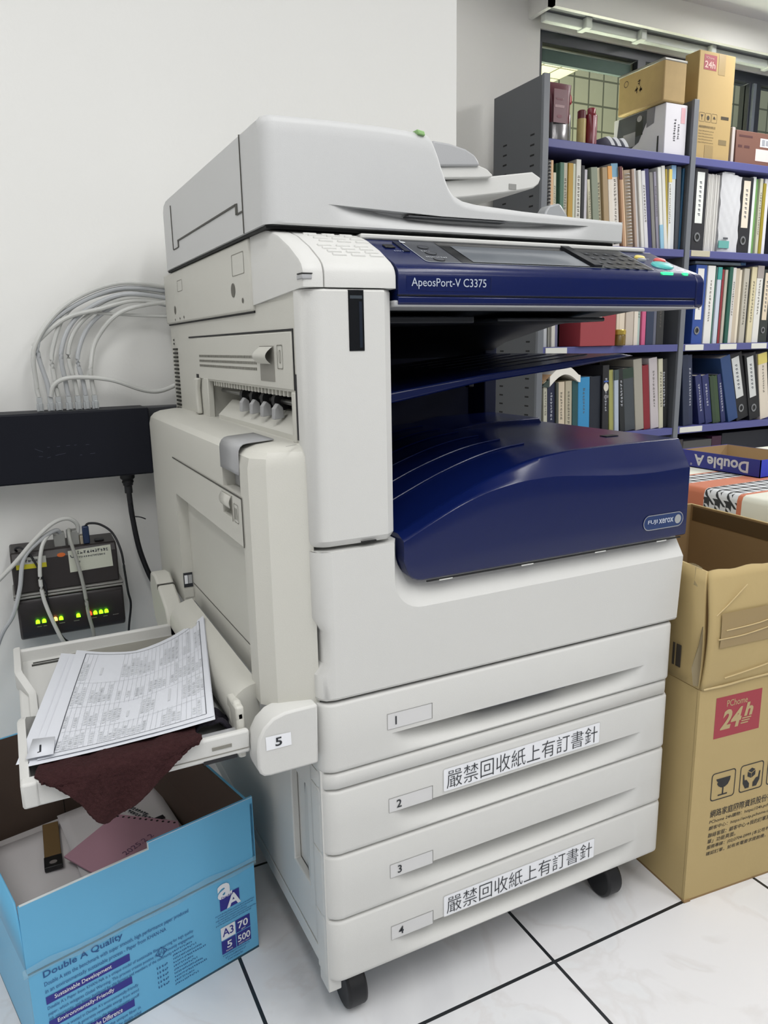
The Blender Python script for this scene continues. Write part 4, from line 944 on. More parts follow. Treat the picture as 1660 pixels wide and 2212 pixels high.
m = MB(); m.add([(-BL, 0, .157), (-BL, BDP, .157), (-BL - .004, BDP, .262), (-BL - .004, .001, .262)], [(0, 1, 2, 3)]); BB(m, 'left_flap', BLUE, solid=.003)
m = MB(); m.box(-BL, 0, 0, BDP, 0, .004); BB(m, 'box_floor', BOXIN)
# tape along the flap joint and round the corner
m = MB(); m.grid(40, 6, lambda u, v: (-BL - .006 + (BL + .008) * u, -.0008 - .0016 * abs(math.sin(u * 23 + v * 4)) - .002 * math.sin(math.pi * v), .150 + .015 * v + .002 * math.sin(u * 19)), 0)
BB(m, 'tape', TAPE, fw)
m = MB(); m.box(-BL, .002, -.0007, 0, .1535, .1556); BB(m, 'flap_joint', mat('joint_shadow', '#3a5a68', .7), fw)
F = (-0.0, -.0006, 0)
m = MB()
def T(mb, s, x, z, w, h, mi=0, bold=0, lift=.0002): return mb.text(s, (x, -.0006, z), X3, Z3, w, h, mi, lift=lift, bold=bold)
T(m, 'Double A Quality', -.311, .1365, .104, .0125, 0, .012)
T(m, 'Double A sets the benchmark with super smooth, high performance paper produced', -.311, .1245, .200, .0082); T(m, 'in an environmentally sustainable process - Paper from KHAN-NA', -.311, .1135, .165, .0082)
for k, (s, z) in enumerate((('Sustainable Development', .0985), ('Environmentally-Friendly', .0610), ('Smoothness – Feel the Difference', .0230))):
    m.poly((0, -.0007, 0), X3, Z3, [(-.3115, z), (-.2005, z), (-.2005, z + .0115), (-.3115, z + .0115)], 1)
    T(m, s, -.301 if k < 2 else -.308, z + .002, .075 if k < 2 else .090, .0080, 2, .008, .0006)
for z, L_ in ((.0885, ('Double A’s Paper from KHAN-NA is a unique model of sustainable fiber sourcing for high quality', .205)), (.0795, ('paper, which mitigates Global Warming. This process creates positive rural community engagement', .205)), (.0715, ('job opportunity, and better livelihood for the farmers and members of the community', .170)),
               (.0500, ('No waste is wasted in Double A’s environmentally-friendly', .118)), (.0415, ('process. Double A generates renewable energy from wood', .118)), (.0330, ('by product and draws water from the excess rainwater runoff', .118)), (.0120, ('With high quality comes from the unique fiber in', .118)), (.0035, ('This high fibrous content gives high opacity for double-sided', .118))):
    T(m, L_[0], -.311, z, L_[1], .0066)
BB(m, 'printed_text', [BINK, BNAVY, WHT], fw)
m = MB(); m.poly((0, -.0007, 0), X3, Z3, [(-.061, .0985), (-.0280, .0985), (-.0280, .1240), (-.061, .1240)], 1)
T(m, 'a', -.0640, .1185, .0240, .0255, 0, .03, .0006); T(m, 'A', -.0505, .0990, .0240, .0220, 0, .03, .0008); T(m, 'Double A', -.0585, .1190, .026, .0038, 1, .01, .0010)
for k in range(5): T(m, '~', -.070 + .004 * (k % 2), .0925 - k * .0042, .066 - .006 * (k % 3), .0024, 2)
m.poly((0, -.0007, 0), X3, Z3, [(-.0630, .0235), (-.0130, .0235), (-.0130, .0700), (-.0630, .0700)], 1)
m.poly((0, -.0009, 0), X3, Z3, [(-.0630, .0480), (-.0390, .0480), (-.0390, .0700), (-.0630, .0700)], 0)
for a in ((-.0390, .0235, -.0380, .0700), (-.0630, .0468, -.0130, .0478)): m.poly((0, -.0010, 0), X3, Z3, [(a[0], a[1]), (a[2], a[1]), (a[2], a[3]), (a[0], a[3])], 3)
T(m, 'A3', -.0605, .0535, .0185, .0135, 1, .01, .0008); T(m, '70', -.0345, .0535, .0175, .0125, 0, .02, .0008); T(m, '5', -.0545, .0310, .0085, .0120, 0, .02, .0008); T(m, '500', -.0360, .0300, .0215, .0120, 0, .02, .0008)
T(m, 'gsm', -.0290, .0490, .007, .0028, 0, 0, .0008); T(m, 'REAMS', -.0565, .0260, .011, .0026, 0, 0, .0008); T(m, 'SHEETS / REAM', -.0350, .0255, .019, .0024, 0, 0, .0008)
for k in range(3): T(m, '~', -.0625 + .004 * k, .0190 - k * .0052, .046 - .010 * k, .0028, 2)
BB(m, 'brand_logo', [WHT, BNAVY, BINK, BLUE], fw)
m = MB()
m.ring((-.1560, -.0007, .0850), X3, Z3, [(.009, 0), (0, .009), (-.009, 0), (0, -.009)], [(.0075, 0), (0, .0075), (-.0075, 0), (0, -.0075)], 0); m.text('(/)', (-.1605, -.0008, .0815), X3, Z3, .009, .008, 0)
for k in range(5): T(m, '~', -.165, .060 - k * .0080, .018, .0042)
for k in range(10): T(m, '~', -.140, .0740 - k * .0062, .030 + .007 * (k * 5 % 4), .0034)
BB(m, 'small_print', [BINK], fw)
# waste paper inside
def inbox(mb, name, mats, lab, cat, group=None, **k):
    mb.v = [tuple(BM @ Vector(v) + BO) for v in mb.v]; return tag(mb.build(name, mats, **k), lab, cat, group)
WP = mat('waste_paper_white', '#cfcaca', .8)
m = MB(); m.box(-BL + .008, -.008, .010, .415, .0045, .092); inbox(m, 'paper_pile', mat('waste_pile_grey', '#b3aead', .8), 'thick pile of waste sheets filling the bottom of the blue box', 'paper')
m = MB(); m.grid(10, 10, lambda u, v: (-.318 + .235 * u, .06 + .335 * v, .0955 + .002 * math.sin(u * 4 + v * 3)), 0); inbox(m, 'waste_sheet', WP, 'large blank white sheet on the left of the blue box', 'paper', 'waste sheets in the blue box', solid=.0008)
m = MB(); m.grid(10, 10, lambda u, v: (-.205 + .178 * u + .03 * v, .12 + .285 * v, .1010 + .003 * v), 0)
for k, (x, y, s, w) in enumerate(((-.070, .345, '~', .05), (-.075, .330, '~', .032), (-.060, .300, '~', .036), (-.050, .27, '~', .03))): m.text(s, (x, y, .1058), (.35, -1, 0), (1, .35, 0), w, .007, 1, .0008)
inbox(m, 'waste_sheet', [WP, PRNTD], 'white sheet with faint grey print behind the pink pad in the blue box', 'paper', 'waste sheets in the blue box', solid=.0008)
m = MB(); m.box(-.120, -.030, .265, .275, .1068, .1085); m.box(-.145, -.120, .268, .285, .1068, .1085); inbox(m, 'dark_strip', BLKM, 'dark strip poking out behind the pink pad', 'card')
PK = [(-.2035, .272), (-.094, .330), (-.018, .236), (-.060, .10), (-.170, .165)]
m = MB(); m.prism(PK, 'z', .1075, .1105, 0)
for k in range(11):
    t = (k + .5) / 11; x = -.094 + .076 * t; y = .330 - .094 * t; m.disc((x - .004, y - .005, .1107), X3, Y3, .0024, .0024, 1, 10)
m.text('2025.2 2', (-.125, .205, .1108), (.95, .3, 0), (-.3, .95, 0), .060, .011, 2); m.text('~', (-.095, .188, .1108), (.95, .3, 0), (-.3, .95, 0), .034, .010, 2)
inbox(m, 'notepad', [mat('pink_paper', '#b58a98', .8), mat('punch_hole', '#1d1618', .8), mat('pencil_purple', '#6a4a66', .8)], 'torn pink notebook leaf with a punched edge in the blue box', 'notepad', bevel=.0006)
m = MB(); m.box(-.013, .013, -.004, .100, 0, .006, 0); m.box(-.014, .014, -.032, -.002, 0, .008, 1); m.disc((0, -.020, .0082), X3, Y3, .006, .005, 2, 14)
MM = Matrix.Translation((-.215, .295, .0985)) @ Matrix.Rotation(math.radians(-14), 4, 'Z')
m.v = [tuple(MM @ Vector(v)) for v in m.v]
inbox(m, 'cutter', [mat('kraft_sleeve', '#6b5330', .7), mat('cutter_black', '#121113', .4), mat('cutter_grey', '#77706e', .5)], 'brown-sleeved strip with a black end lying on the blank sheet in the blue box', 'cutter', bevel=.001)

# ------------------------------------------------------------------ tall open carton at the right
KR = mat('cardboard_kraft', '#b8a271', .75, var=.05, bump=.15, bscale=90); KRI = mat('cardboard_inside', '#917650', .85, var=.07); KRT = mat('packing_tape_brown', '#9a845a', .35, var=.06); KRD = mat('cardboard_print_black', '#2a2a2a', .7); RED = mat('carton_red', '#a13a45', .6); KRE = mat('cardboard_torn_edge', '#c2ae82', .9)
CO = Vector((.626, -.037, 0)); CD = Vector((.99596, -.0897, 0)); CN = Vector((.0897, .99596, 0))
CM = Matrix(((CD.x, CN.x, 0, 0), (CD.y, CN.y, 0, 0), (0, 0, 1, 0), (0, 0, 0, 1)))
ct = thing('carton', 'tall open brown cardboard carton with a red square logo standing right of the copier', 'carton', tuple(CO))
def CB(mb, name, mats, par=None, **k):
    mb.v = [tuple(CM @ Vector(v)) for v in mb.v]; return mb.build(name, mats, par or ct, **k)
CWD, CDP, t_ = .340, .40, .005
def kwall(x0, x1, y0, y1, z0, z1, face, name, top=KR):
    m = MB(); m.box(x0, x1, y0, y1, z0, z1, 0); e = .0008
    if face[0] == 'y': m.box(x0, x1, min(face[1], face[1] + face[2] * e), max(face[1], face[1] + face[2] * e), z0, z1 - .001, 1)
    else: m.box(min(face[1], face[1] + face[2] * e), max(face[1], face[1] + face[2] * e), y0, y1, z0, z1 - .001, 1)
    return CB(m, name, [KR, KRI])
cf = kwall(0, CWD, 0, t_, .004, .386, ('y', t_, 1), 'front_wall')
m = MB()
m.grid(30, 14, lambda u, v: (.0005 - .002 * v * (1 - v) + (CWD - .003) * u, .0 - .010 * math.sin(math.pi * v) * (1 - .4 * u) + .004 * v, .388 + .1935 * v + .0015 * math.sin(u * 31) * (v > .95)), 0)
ff = CB(m, 'front_flap', [KR], solid=.005)
m = MB()
for (z0, z1) in ((.4585, .5155),):
    m.grid(20, 4, lambda u, v: (.020 + (CWD - .03) * u, -.0042 - .010 * math.sin(math.pi * ((z0 + (z1 - z0) * v - .388) / .1935)) * (1 - .4 * u) + .004 * ((z0 - .388) / .1935), z0 + (z1 - z0) * v - .012 * u * 0), 0)
CB(m, 'tape', KRT, ff)
m = MB()
for pts in ([(.012, -.0085, .512), (.035, -.0085, .528), (.07, -.0085, .556)], [(.03, -.0128, .487), (.10, -.0122, .490), (.16, -.0112, .500), (.26, -.010, .512)], [(.015, -.0128, .474), (.07, -.0125, .4745), (.14, -.0115, .482)], [(.04, -.008, .404), (.12, -.008, .412), (.25, -.007, .43)]): m.tube(pts, .0011, 5, 0, 4)
CB(m, 'creases', KRE, ff)
m = MB(); m.tube([(.004, -.0015, .388), (.05, -.003, .3885), (.10, -.0025, .3905), (.2, -.003, .3925), (.33, -.003, .3955)], .0022, 6, 0, 4); CB(m, 'fold_ridge', KRE, cf)
kw = kwall(0, t_, t_, CDP - t_, .004, .386, ('x', t_, 1), 'left_wall')
m = MB(); m.grid(14, 10, lambda u, v: (.001 + .003 * math.sin(v * 5), .003 + (CDP - .008) * u, .388 + .194 * v + .003 * math.sin(u * 9) * (v > .9)), 0); lf = CB(m, 'left_flap', [KR], solid=.005)
m = MB(); m.loft([[(.001, .004, .392), (-.012, .004, .396), (-.004, .008, .392)], [(.001, .004, .43), (-.020, .002, .428), (-.006, .010, .43)], [(.001, .004, .46), (-.007, .003, .462), (-.002, .009, .46)], [(.001, .004, .492), (0, .004, .494), (0, .006, .492)]], 0, True); CB(m, 'torn_corner', [mat('torn_kraft_grey', '#8d8064', .9)], lf)
m = MB()
for k, w in enumerate((.010, .004, .012, .006, .010)): m.box(-.0022, -.0012, .045 + k * .014, .045 + k * .014 + w, .408, .446)
CB(m, 'barcode', mat('barcode_dark', '#3e3830', .8), lf)
m = MB(); m.grid(16, 4, lambda u, v: (-.003 - .0015 * math.sin(u * 15), .012 + .10 * u, .552 + .034 * v + .003 * math.sin(u * 11)), 0); CB(m, 'clear_tape', mat('carton_clear_tape', '#b7aa86', .15, alpha=.5), lf)
kr_ = kwall(CWD - t_, CWD, t_, CDP - t_, .004, .582, ('x', CWD - t_, -1), 'right_wall')
m = MB(); m.box(CWD - t_ - .0016, CWD - t_ - .0008, .012, CDP - .012, .548, .578)
CB(m, 'inner_tape', mat('inner_tape_brown', '#57442a', .5), kr_)
kwall(0, CWD, CDP - t_, CDP, .004, .582, ('y', CDP - t_, -1), 'back_wall')
m = MB(); m.box(0, CWD, 0, CDP, 0, .004); m.box(-.0015, .012, -.002, .004, .0, .004); CB(m, 'carton_floor', KRI)
# printing on the front
m = MB(); U_, V_ = X3, Z3
def CT(s, x, z, w, h, mi=0, bold=.006, shear=0, lift=.0004): m.text(s, (x, 0, z), X3, Z3, w, h, mi, lift=lift, bold=bold, shear=shear)
m.poly((0, 0, 0), X3, Z3, [(.0350, .2945), (.1325, .2945), (.1325, .3665), (.0350, .3665)], 1, lift=.0003)
CT('PChome', .0580, .3475, .044, .0115, 2, .004, 0, .0006); CT('24', .0470, .3080, .046, .0345, 2, .035, .25, .0006); CT('h', .0970, .3230, .019, .0240, 2, .04, .2, .0006)
for k in range(3): m.poly((0, 0, 0), X3, Z3, [(.0935 - k * .0012, .3190 - k * .0042), (.1130 - k * .003, .3190 - k * .0042), (.1130 - k * .003, .3212 - k * .0042), (.0935 - k * .0012, .3212 - k * .0042)], 2, lift=.0006)
CB(m, 'red_logo', [KRD, RED, mat('logo_kraft', '#b6a277', .7)], cf)
m = MB(); ix = [.0390, .1010, .1620]
for k, x in enumerate(ix):
    m.ring((0, 0, 0), X3, Z3, rrect(x, x + .052, .1800, .2310, .006), rrect(x + .0018, x + .0502, .1818, .2292, .0048), 0, lift=.0004)
x = ix[0]   # goblet
m.poly((0, 0, 0), X3, Z3, [(x + .010, .219), (x + .041, .219), (x + .040, .212), (x + .036, .205), (x + .030, .2015), (x + .022, .2015), (x + .016, .205), (x + .0125, .210), (x + .0145, .213), (x + .0115, .2155)], 0, lift=.0004)
m.poly((0, 0, 0), X3, Z3, [(x + .0245, .189), (x + .0275, .189), (x + .0275, .203), (x + .0245, .203)], 0, lift=.0004); m.poly((0, 0, 0), X3, Z3, [(x + .016, .187), (x + .036, .187), (x + .036, .1895), (x + .016, .1895)], 0, lift=.0004)
x = ix[1]   # hands with a box
for s in (1, -1):
    c = x + .026
    m.poly((0, 0, 0), X3, Z3, [(c + s * .004, .1860), (c + s * .0125, .1860), (c + s * .0185, .1965), (c + s * .0195, .2130), (c + s * .0165, .2130), (c + s * .0150, .2020), (c + s * .0105, .2020), (c + s * .0040, .1940)][::s], 0, lift=.0004)
c = x + .026; m.poly((0, 0, 0), X3, Z3, [(c, .2035), (c + .008, .2080), (c + .008, .2165), (c, .2120)], 0, lift=.0004); m.poly((0, 0, 0), X3, Z3, [(c - .001, .2035), (c - .001, .2120), (c - .009, .2165), (c - .009, .2080)], 0, lift=.0004); m.poly((0, 0, 0), X3, Z3, [(c - .0005, .2135), (c + .0075, .2180), (c - .0005, .2225), (c - .0085, .2180)], 0, lift=.0004)
x = ix[2]   # sun and cloud, cross
m.ring((x + .016, 0, .216), X3, Z3, [(.005 * math.cos(t * .45), .005 * math.sin(t * .45)) for t in range(15)], [(.0035 * math.cos(t * .45), .0035 * math.sin(t * .45)) for t in range(15)], 0, lift=.0004)
for t in range(8):
    a = t * math.pi / 4; m.poly((x + .016, 0, .216), Vector((math.cos(a), 0, math.sin(a))), Vector((-math.sin(a), 0, math.cos(a))), [(.0065, -.0006), (.0090, -.0006), (.0090, .0006), (.0065, .0006)], 0, lift=.0004)
m.poly((0, 0, 0), X3, Z3, [(x + .016, .203), (x + .046, .203), (x + .046, .209), (x + .038, .214), (x + .026, .212), (x + .018, .208)], 0, lift=.0004); m.text('×', (x + .010, 0, .188), X3, Z3, .009, .009, 0, bold=.03)
CB(m, 'handling_marks', KRD, cf)
m = MB(); rows = (('網路家庭國際資訊股份有限公司', .149, .0140, .175, .008), ('PChome 24h購物：https://24h.pchome.com.tw', .1365, .0085, .180, .004), ('顧客中心：https://ecvip.pchome.com.tw', .1245, .0085, .158, .004), ('聯絡客服：顧客中心→我的訂單及帳單→退貨', .1115, .0085, .185, .004), ('單」功能頁面。', .1000, .0085, .062, .004), ('服務專線：(02)2704-0999 (本公司不會以此電話', .0885, .0085, .185, .004), ('確認訂單，如有來電要求提款機，請勿理會)', .0765, .0085, .180, .004))
for s, z, h, w, b in rows: m.text(s, (.0420 - (.149 - z) * .03, 0, z), X3, Z3, w, h, 0, lift=.0004, bold=b, shear=.12 if h < .01 else 0)
CB(m, 'printed_text', KRD, cf)

# ------------------------------------------------------------------ low table with a checked cloth, box lid on it
def cloth_mat():
    m = bpy.data.materials.new('tablecloth_houndstooth'); m.use_nodes = True; nt = m.node_tree; N = nt.nodes; L = nt.links
    b = N['Principled BSDF']; b.inputs['Roughness'].default_value = .8; b.inputs['Sheen Weight'].default_value = .2
    g = N.new('ShaderNodeTexCoord'); sp = N.new('ShaderNodeSeparateXYZ'); L.new(g.outputs['Object'], sp.inputs[0])
    def mth(op, a, bb=None, c=None):
        n = N.new('ShaderNodeMath'); n.operation = op
        for i, v in enumerate((a, bb, c)):
            if v is None: continue
            if isinstance(v, (int, float)): n.inputs[i].default_value = v
            else: L.new(v, n.inputs[i])
        return n.outputs[0]
    s = mth('DIVIDE', mth('SUBTRACT', sp.outputs[0], sp.outputs[2]), .0293); t = mth('DIVIDE', mth('ADD', sp.outputs[1], .0003), .0293)
    A = mth('LESS_THAN', mth('FRACT', mth('ADD', s, 50)), .5); B = mth('LESS_THAN', mth('FRACT', mth('ADD', t, 50)), .5)
    D = mth('LESS_THAN', mth('FRACT', mth('MULTIPLY', mth('ADD', mth('ADD', s, t), 100), 2)), .5)
    eq = mth('COMPARE', A, B, .1)
    blk = mth('ADD', mth('MULTIPLY', eq, A), mth('MULTIPLY', mth('SUBTRACT', 1, eq), D))
    hm = N.new('ShaderNodeMix'); hm.data_type = 'RGBA'; hm.inputs[6].default_value = lin('#dfe2e4') + (1,); hm.inputs[7].default_value = lin('#2c2e2f') + (1,); L.new(blk, hm.inputs[0])
    cr = N.new('ShaderNodeValToRGB'); cr.color_ramp.interpolation = 'CONSTANT'; e = cr.color_ramp.elements
    cream = lin('#e9eadb') + (1,); org = lin('#cf7a58') + (1,)
    y0, y1 = -.2, .5     # object coordinates (origin at y=.34)
    def P_(y): return (y - .34 - y0) / (y1 - y0)
    e[0].position = 0; e[0].color = cream; e[1].position = P_(.284); e[1].color = org
    for y, c in ((.385, org), (.530, cream)): q = e.new(P_(y)); q.color = c
    mr = N.new('ShaderNodeMapRange'); mr.inputs[1].default_value = y0; mr.inputs[2].default_value = y1; L.new(sp.outputs[1], mr.inputs[0]); L.new(mr.outputs[0], cr.inputs[0])
    def band(a, c): return mth('MULTIPLY', mth('GREATER_THAN', sp.outputs[1], a - .34), mth('LESS_THAN', sp.outputs[1], c - .34))
    hb = mth('MAXIMUM', band(.297, .385), band(.448, .522))
    mx = N.new('ShaderNodeMix'); mx.data_type = 'RGBA'; L.new(hb, mx.inputs[0]); L.new(cr.outputs[0], mx.inputs[6]); L.new(hm.outputs[2], mx.inputs[7]); L.new(mx.outputs[2], b.inputs['Base Color'])
    return m
tb = thing('low_table', 'low table hidden under the orange and houndstooth tablecloth', 'table', (1.55, .34, 0))
m = MB(); m.box(-.44, .44, -.33, .42, .555, .592); m.build('tabletop', mat('table_white_board', '#c9c6c0', .5), tb, bevel=.002)
for sx, sy in ((-.40, -.29), (.40, -.29), (-.40, .38), (.40, .38)): MB().box(sx - .02, sx + .02, sy - .02, sy + .02, 0, .555).build('leg', mat('table_leg_grey', '#77787a', .5), tb)
m = MB(); prof_ = [(-.4485, .36), (-.4475, .45), (-.4480, .55), (-.4475, .582), (-.4440, .5915), (-.436, .5950), (0, .5950), (.436, .5950), (.445, .590), (.448, .57), (.448, .40)]
m.loft([[(x + (.004 * math.sin(y * 24) if z < .5 else 0), y, z) for x, z in prof_] for y in [-.335 + .762 * k / 40 for k in range(41)]], 0, True, closed=False, caps=False)
clo = m.build('tablecloth', cloth_mat(), solid=.002, angle=80); clo.location = (1.55, .34, 0)
tag(clo, 'cream tablecloth with orange and black-white houndstooth stripes on the low table', 'tablecloth')
LB = mat('lid_royal_blue', '#20267f', .35, var=.03); LBB = mat('lid_bright_blue', '#2338c4', .35); LK = mat('lid_inside_kraft', '#a98f6a', .8)
lid = thing('box_lid', 'dark blue paper-box lid turned upside down on the tablecloth', 'box lid', (1.40, .52, .5962))
def LD(mb, name, mats, par=None, **k): return off(mb, Vector((1.40, .52, .5962))).build(name, mats, par or lid, **k)
lx0, lx1, ly0, ly1, lz0, lz1 = 1.312, 1.488, .404, .645, .5965, .6405
m = MB(); m.box(lx0, lx1, ly0, ly1, lz0, lz0 + .002); LD(m, 'lid_panel', [LK])
for nm, bx_, inn in (('lid_side', (lx0, lx0 + .002, ly0, ly1), (lx0 + .002, lx0 + .0026, ly0 + .001, ly1 - .001)), ('lid_side', (lx1 - .002, lx1, ly0, ly1), (lx1 - .0026, lx1 - .002, ly0 + .001, ly1 - .001)), ('lid_end', (lx0, lx1, ly0, ly0 + .002), (lx0 + .001, lx1 - .001, ly0 + .002, ly0 + .0026)), ('lid_end', (lx0, lx1, ly1 - .002, ly1), (lx0 + .001, lx1 - .001, ly1 - .0026, ly1 - .002))):
    m = MB(); m.box(*bx_, lz0, lz1, 0); m.box(*inn, lz0 + .002, lz1 - .0005, 1); so = LD(m, nm, [LBB if nm == 'lid_end' else LB, LK])
    if bx_[0] == lx0 and nm == 'lid_side':
        m = MB(); m.text('Double A', (lx0, .437, .6325), (0, 1, 0), (0, 0, -1), .165, .0290, 0, lift=.0005, bold=.03); m.text('®', (lx0, .608, .6080), (0, 1, 0), (0, 0, -1), .006, .006, 0); LD(m, 'lettering', mat('lid_lettering', '#c6c3c4', .5), so)

# ------------------------------------------------------------------ steel bookshelf
SG = mat('shelf_grey_steel', '#55585c', .45, var=.02); SGL = mat('shelf_post_grey', '#6b6f75', .4); SP = mat('shelf_periwinkle', '#4e5188', .45, var=.03); SLOT = mat('slot_black', '#0d0e10', .8); SLB = mat('shelf_label_white', '#d2d2cb', .6); SBK = mat('shelf_back_navy', '#161a2e', .6)
SY0, SY1, SZT = 1.600, 1.917, 1.872
bs = thing('bookshelf', 'tall grey steel bookshelf with blue shelves full of books under the window', 'bookshelf', (2.3, 1.76, 0))
def BS(mb, name, mats, par=None, **k): return off(mb, Vector((2.3, 1.76, 0))).build(name, mats, par or bs, **k)
for k, x in enumerate((1.565, 2.322, 3.08)):
    m = MB(); m.box(x, x + .022, SY0 + .014, SY1, 0, SZT); m.box(x - .002, x + .026, SY0, SY0 + .014, 0, SZT + .002, 1)
    up_ = BS(m, 'upright', [SG, SGL], bevel=.002)
    if k == 0:
        for col in (1.838, 1.664):
            z = .25
            while z < 1.70:
                if not (1.52 < z < 1.56):
                    m = MB(); m.box(x - .0006, x + .001, col - .012, col + .012, z - .003, z + .003); BS(m, 'shelf_slot', SLOT, up_)
                z += .0358
    if k == 1:
        m = MB()
        for zz in range(30): m.box(x - .0004, x + .001, 1.70, 1.712, .30 + zz * .0358, .307 + zz * .0358)
        BS(m, 'inner_slots', SLOT, up_)
ZS = (1.660, 1.296, .908, .548, .185)
for bx0, bx1 in ((1.591, 2.318), (2.349, 3.076)):
    for z in ZS:
        m = MB(); m.box(bx0, bx1, SY0 + .004, SY1, z - .030, z)
        so = BS(m, 'shelf', SP, bevel=.002)
    m = MB(); m.box(bx0 - .003, bx1 + .003, SY1 - .004, SY1 - .002, .15, 1.63); BS(m, 'back_panel', SBK)
for x0, x1, z in ((2.358, 2.470, 1.284), (2.360, 2.472, .894), (2.576, 2.682, .894), (2.781, 2.884, .894), (1.604, 1.710, .894), (2.360, 2.500, .536)):
    m = MB(); m.box(x0, x1, SY0 + .001, SY0 + .0042, z - .013, z + .011); BS(m, 'shelf_label', SLB if z < 1 else mat('shelf_label_cream', '#b9b29c', .6), bevel=.001)

# things on top of the shelf
ZT = 1.6605
MAR = mat('bag_maroon', '#5e2a34', .4, var=.06); FOIL = mat('bag_foil', '#8d8b8c', .2, metal=.6, var=.2)
bg = thing('coffee_bag', 'maroon and silver foil coffee bag at the left end on top of the bookshelf', 'bag', (1.70, 1.68, ZT))
m = MB()
def pouch(z, k, w=.054): return [(w * math.cos(a) * (1 - .1 * k) + .004 * math.sin(3 * a), .026 * k * math.sin(a), z) for a in [2 * math.pi * i / 20 for i in range(20)]]
m.loft([pouch(0, 1.0), pouch(.02, 1.15), pouch(.06, 1.1), pouch(.075, 1.05)], 1, True); m.loft([pouch(.075, 1.05), pouch(.13, .9), pouch(.18, .45), pouch(.205, .12), pouch(.216, .06)], 0, True)
m.build('bag_body', [MAR, FOIL], bg, angle=60)
m = MB(); m.box(-.052, .012, -.0315, -.0300, .070, .185, 0); m.box(.0118, .0138, -.0318, -.0300, .070, .20, 1); m.text('~', (-.042, -.032, .150), X3, Z3, .032, .006, 2); m.text('MAROON ROAST', (-.046, -.032, .120), X3, Z3, .05, .008, 2) if False else None
m.box(-.046, -.002, -.0322, -.0315, .122, .131, 2); m.box(-.038, -.010, -.0322, -.0315, .148, .154, 3); m.disc((-.024, -.0322, .092), X3, Z3, .012, .006, 3)
m.v = [(x, y, z) for x, y, z in m.v]; m.build('bag_label', [MAR, mat('bag_edge_pink', '#87555e', .5), mat('bag_print_pale', '#a58a8c', .6), mat('bag_print_dim', '#7d525a', .6)], bg)
bo = thing('bottle', 'clear bottle with a bright red cap behind the maroon coffee bag', 'bottle', (1.775, 1.735, ZT))
MB().lathe([(.020, 0), (.022, .02), (.022, .12), (.012, .15), (.010, .165)], (0, 0, 0), 20).build('bottle_body', mat('bottle_clear', '#c8cac8', .15, trans=.4), bo); MB().lathe([(.013, .160), (.022, .168), (.022, .190), (.016, .205), (.004, .210)], (0, 0, 0), 20).build('cap', mat('cap_red', '#b32336', .35), bo)
ja = thing('snack_tin', 'slim gold-labelled tin with a maroon lid beside the dark red tin', 'tin', (1.788, 1.655, ZT))
MB().lathe([(.0175, 0), (.0175, .095)], (0, 0, 0), 22).build('tin_body', mat('tin_gold_label', '#ac9a64', .4, var=.15, vscale=60), ja); MB().lathe([(.0165, .095), (.0165, .122), (.012, .126)], (0, 0, 0), 22).build('lid', mat('lid_maroon', '#5b2128', .4), ja)
tn = thing('tea_tin', 'glossy dark red tin with pale stripes on top of the bookshelf', 'tin', (1.830, 1.650, ZT))
MB().lathe([(.0225, 0), (.0235, .004), (.0235, .108), (.020, .114), (.0175, .115)], (0, 0, 0), 24).build('tin_body', mat('tin_dark_red', '#6d1a24', .22), tn); MB().lathe([(.0165, .114), (.0165, .132), (.014, .136)], (0, 0, 0), 24).build('lid', mat('tin_lid_red', '#7a2430', .25), tn)
m = MB()
for k, (a0, a1) in enumerate(((-112, -92), (-78, -66))):
    for i in range(3):
        a = math.radians(a0 + (a1 - a0) * i / 3); b = math.radians(a0 + (a1 - a0) * (i + 1) / 3); r = .0238
        m.add([(r * math.cos(a), r * math.sin(a), .006), (r * math.cos(b), r * math.sin(b), .006), (r * math.cos(b), r * math.sin(b), .106), (r * math.cos(a), r * math.sin(a), .106)], [(0, 1, 2, 3)])
m.build('stripes', mat('tin_stripe_pink', '#b98c94', .3), tn)
for k, x in enumerate((1.872, 1.905, 1.942)):
    m = MB(); m.loft([[(x + .0 + .035 * t, 1.615 + d, ZT + .032 * math.cos(t * 1.45) ** .8), (x + .035 * t + .018, 1.615 + d, ZT + .036 * math.cos(t * 1.45) ** .8), (x + .035 * t + .018, 1.72, ZT + .036 * math.cos(t * 1.45) ** .8), (x + .035 * t, 1.72, ZT + .032 * math.cos(t * 1.45) ** .8)] for t, d in [(i / 7, 0) for i in range(8)]], 0, True)
    tag(m.build('plastic_tray', mat('tray_grey_white', '#b9bbbe', .4), angle=50), 'curved grey-white plastic holder %s between the red tin and the white box' % ('nearest the tin', 'in the middle', 'nearest the white box')[k], 'holder', 'curved holders on the bookshelf')
def carton_box(name, loc, sx, sy, sz, ma, lab, cat='box', bev=.003):
    r_ = thing(name, lab, cat, loc); m = MB(); m.box(0, sx, 0, sy, 0, sz); m.build('box_body', ma, r_, bevel=bev); return r_
KR2 = mat('carton_tan_old', '#a58c5e', .75, var=.10, vscale=30)
wb = carton_box('white_box', (2.187, 1.622, ZT), .120, .29, .192, mat('box_glossy_white', '#d6d4da', .4), 'white product box with grey pictures under the brown carton on the bookshelf')
m = MB(); m.text('~', (.070, -.0006, .118), (0, 0, -1), X3, .060, .011, 0); m.text('~', (.048, -.0006, .135), (0, 0, -1), X3, .080, .012, 0); m.box(.086, .108, -.0008, -.0004, .122, .180, 1)
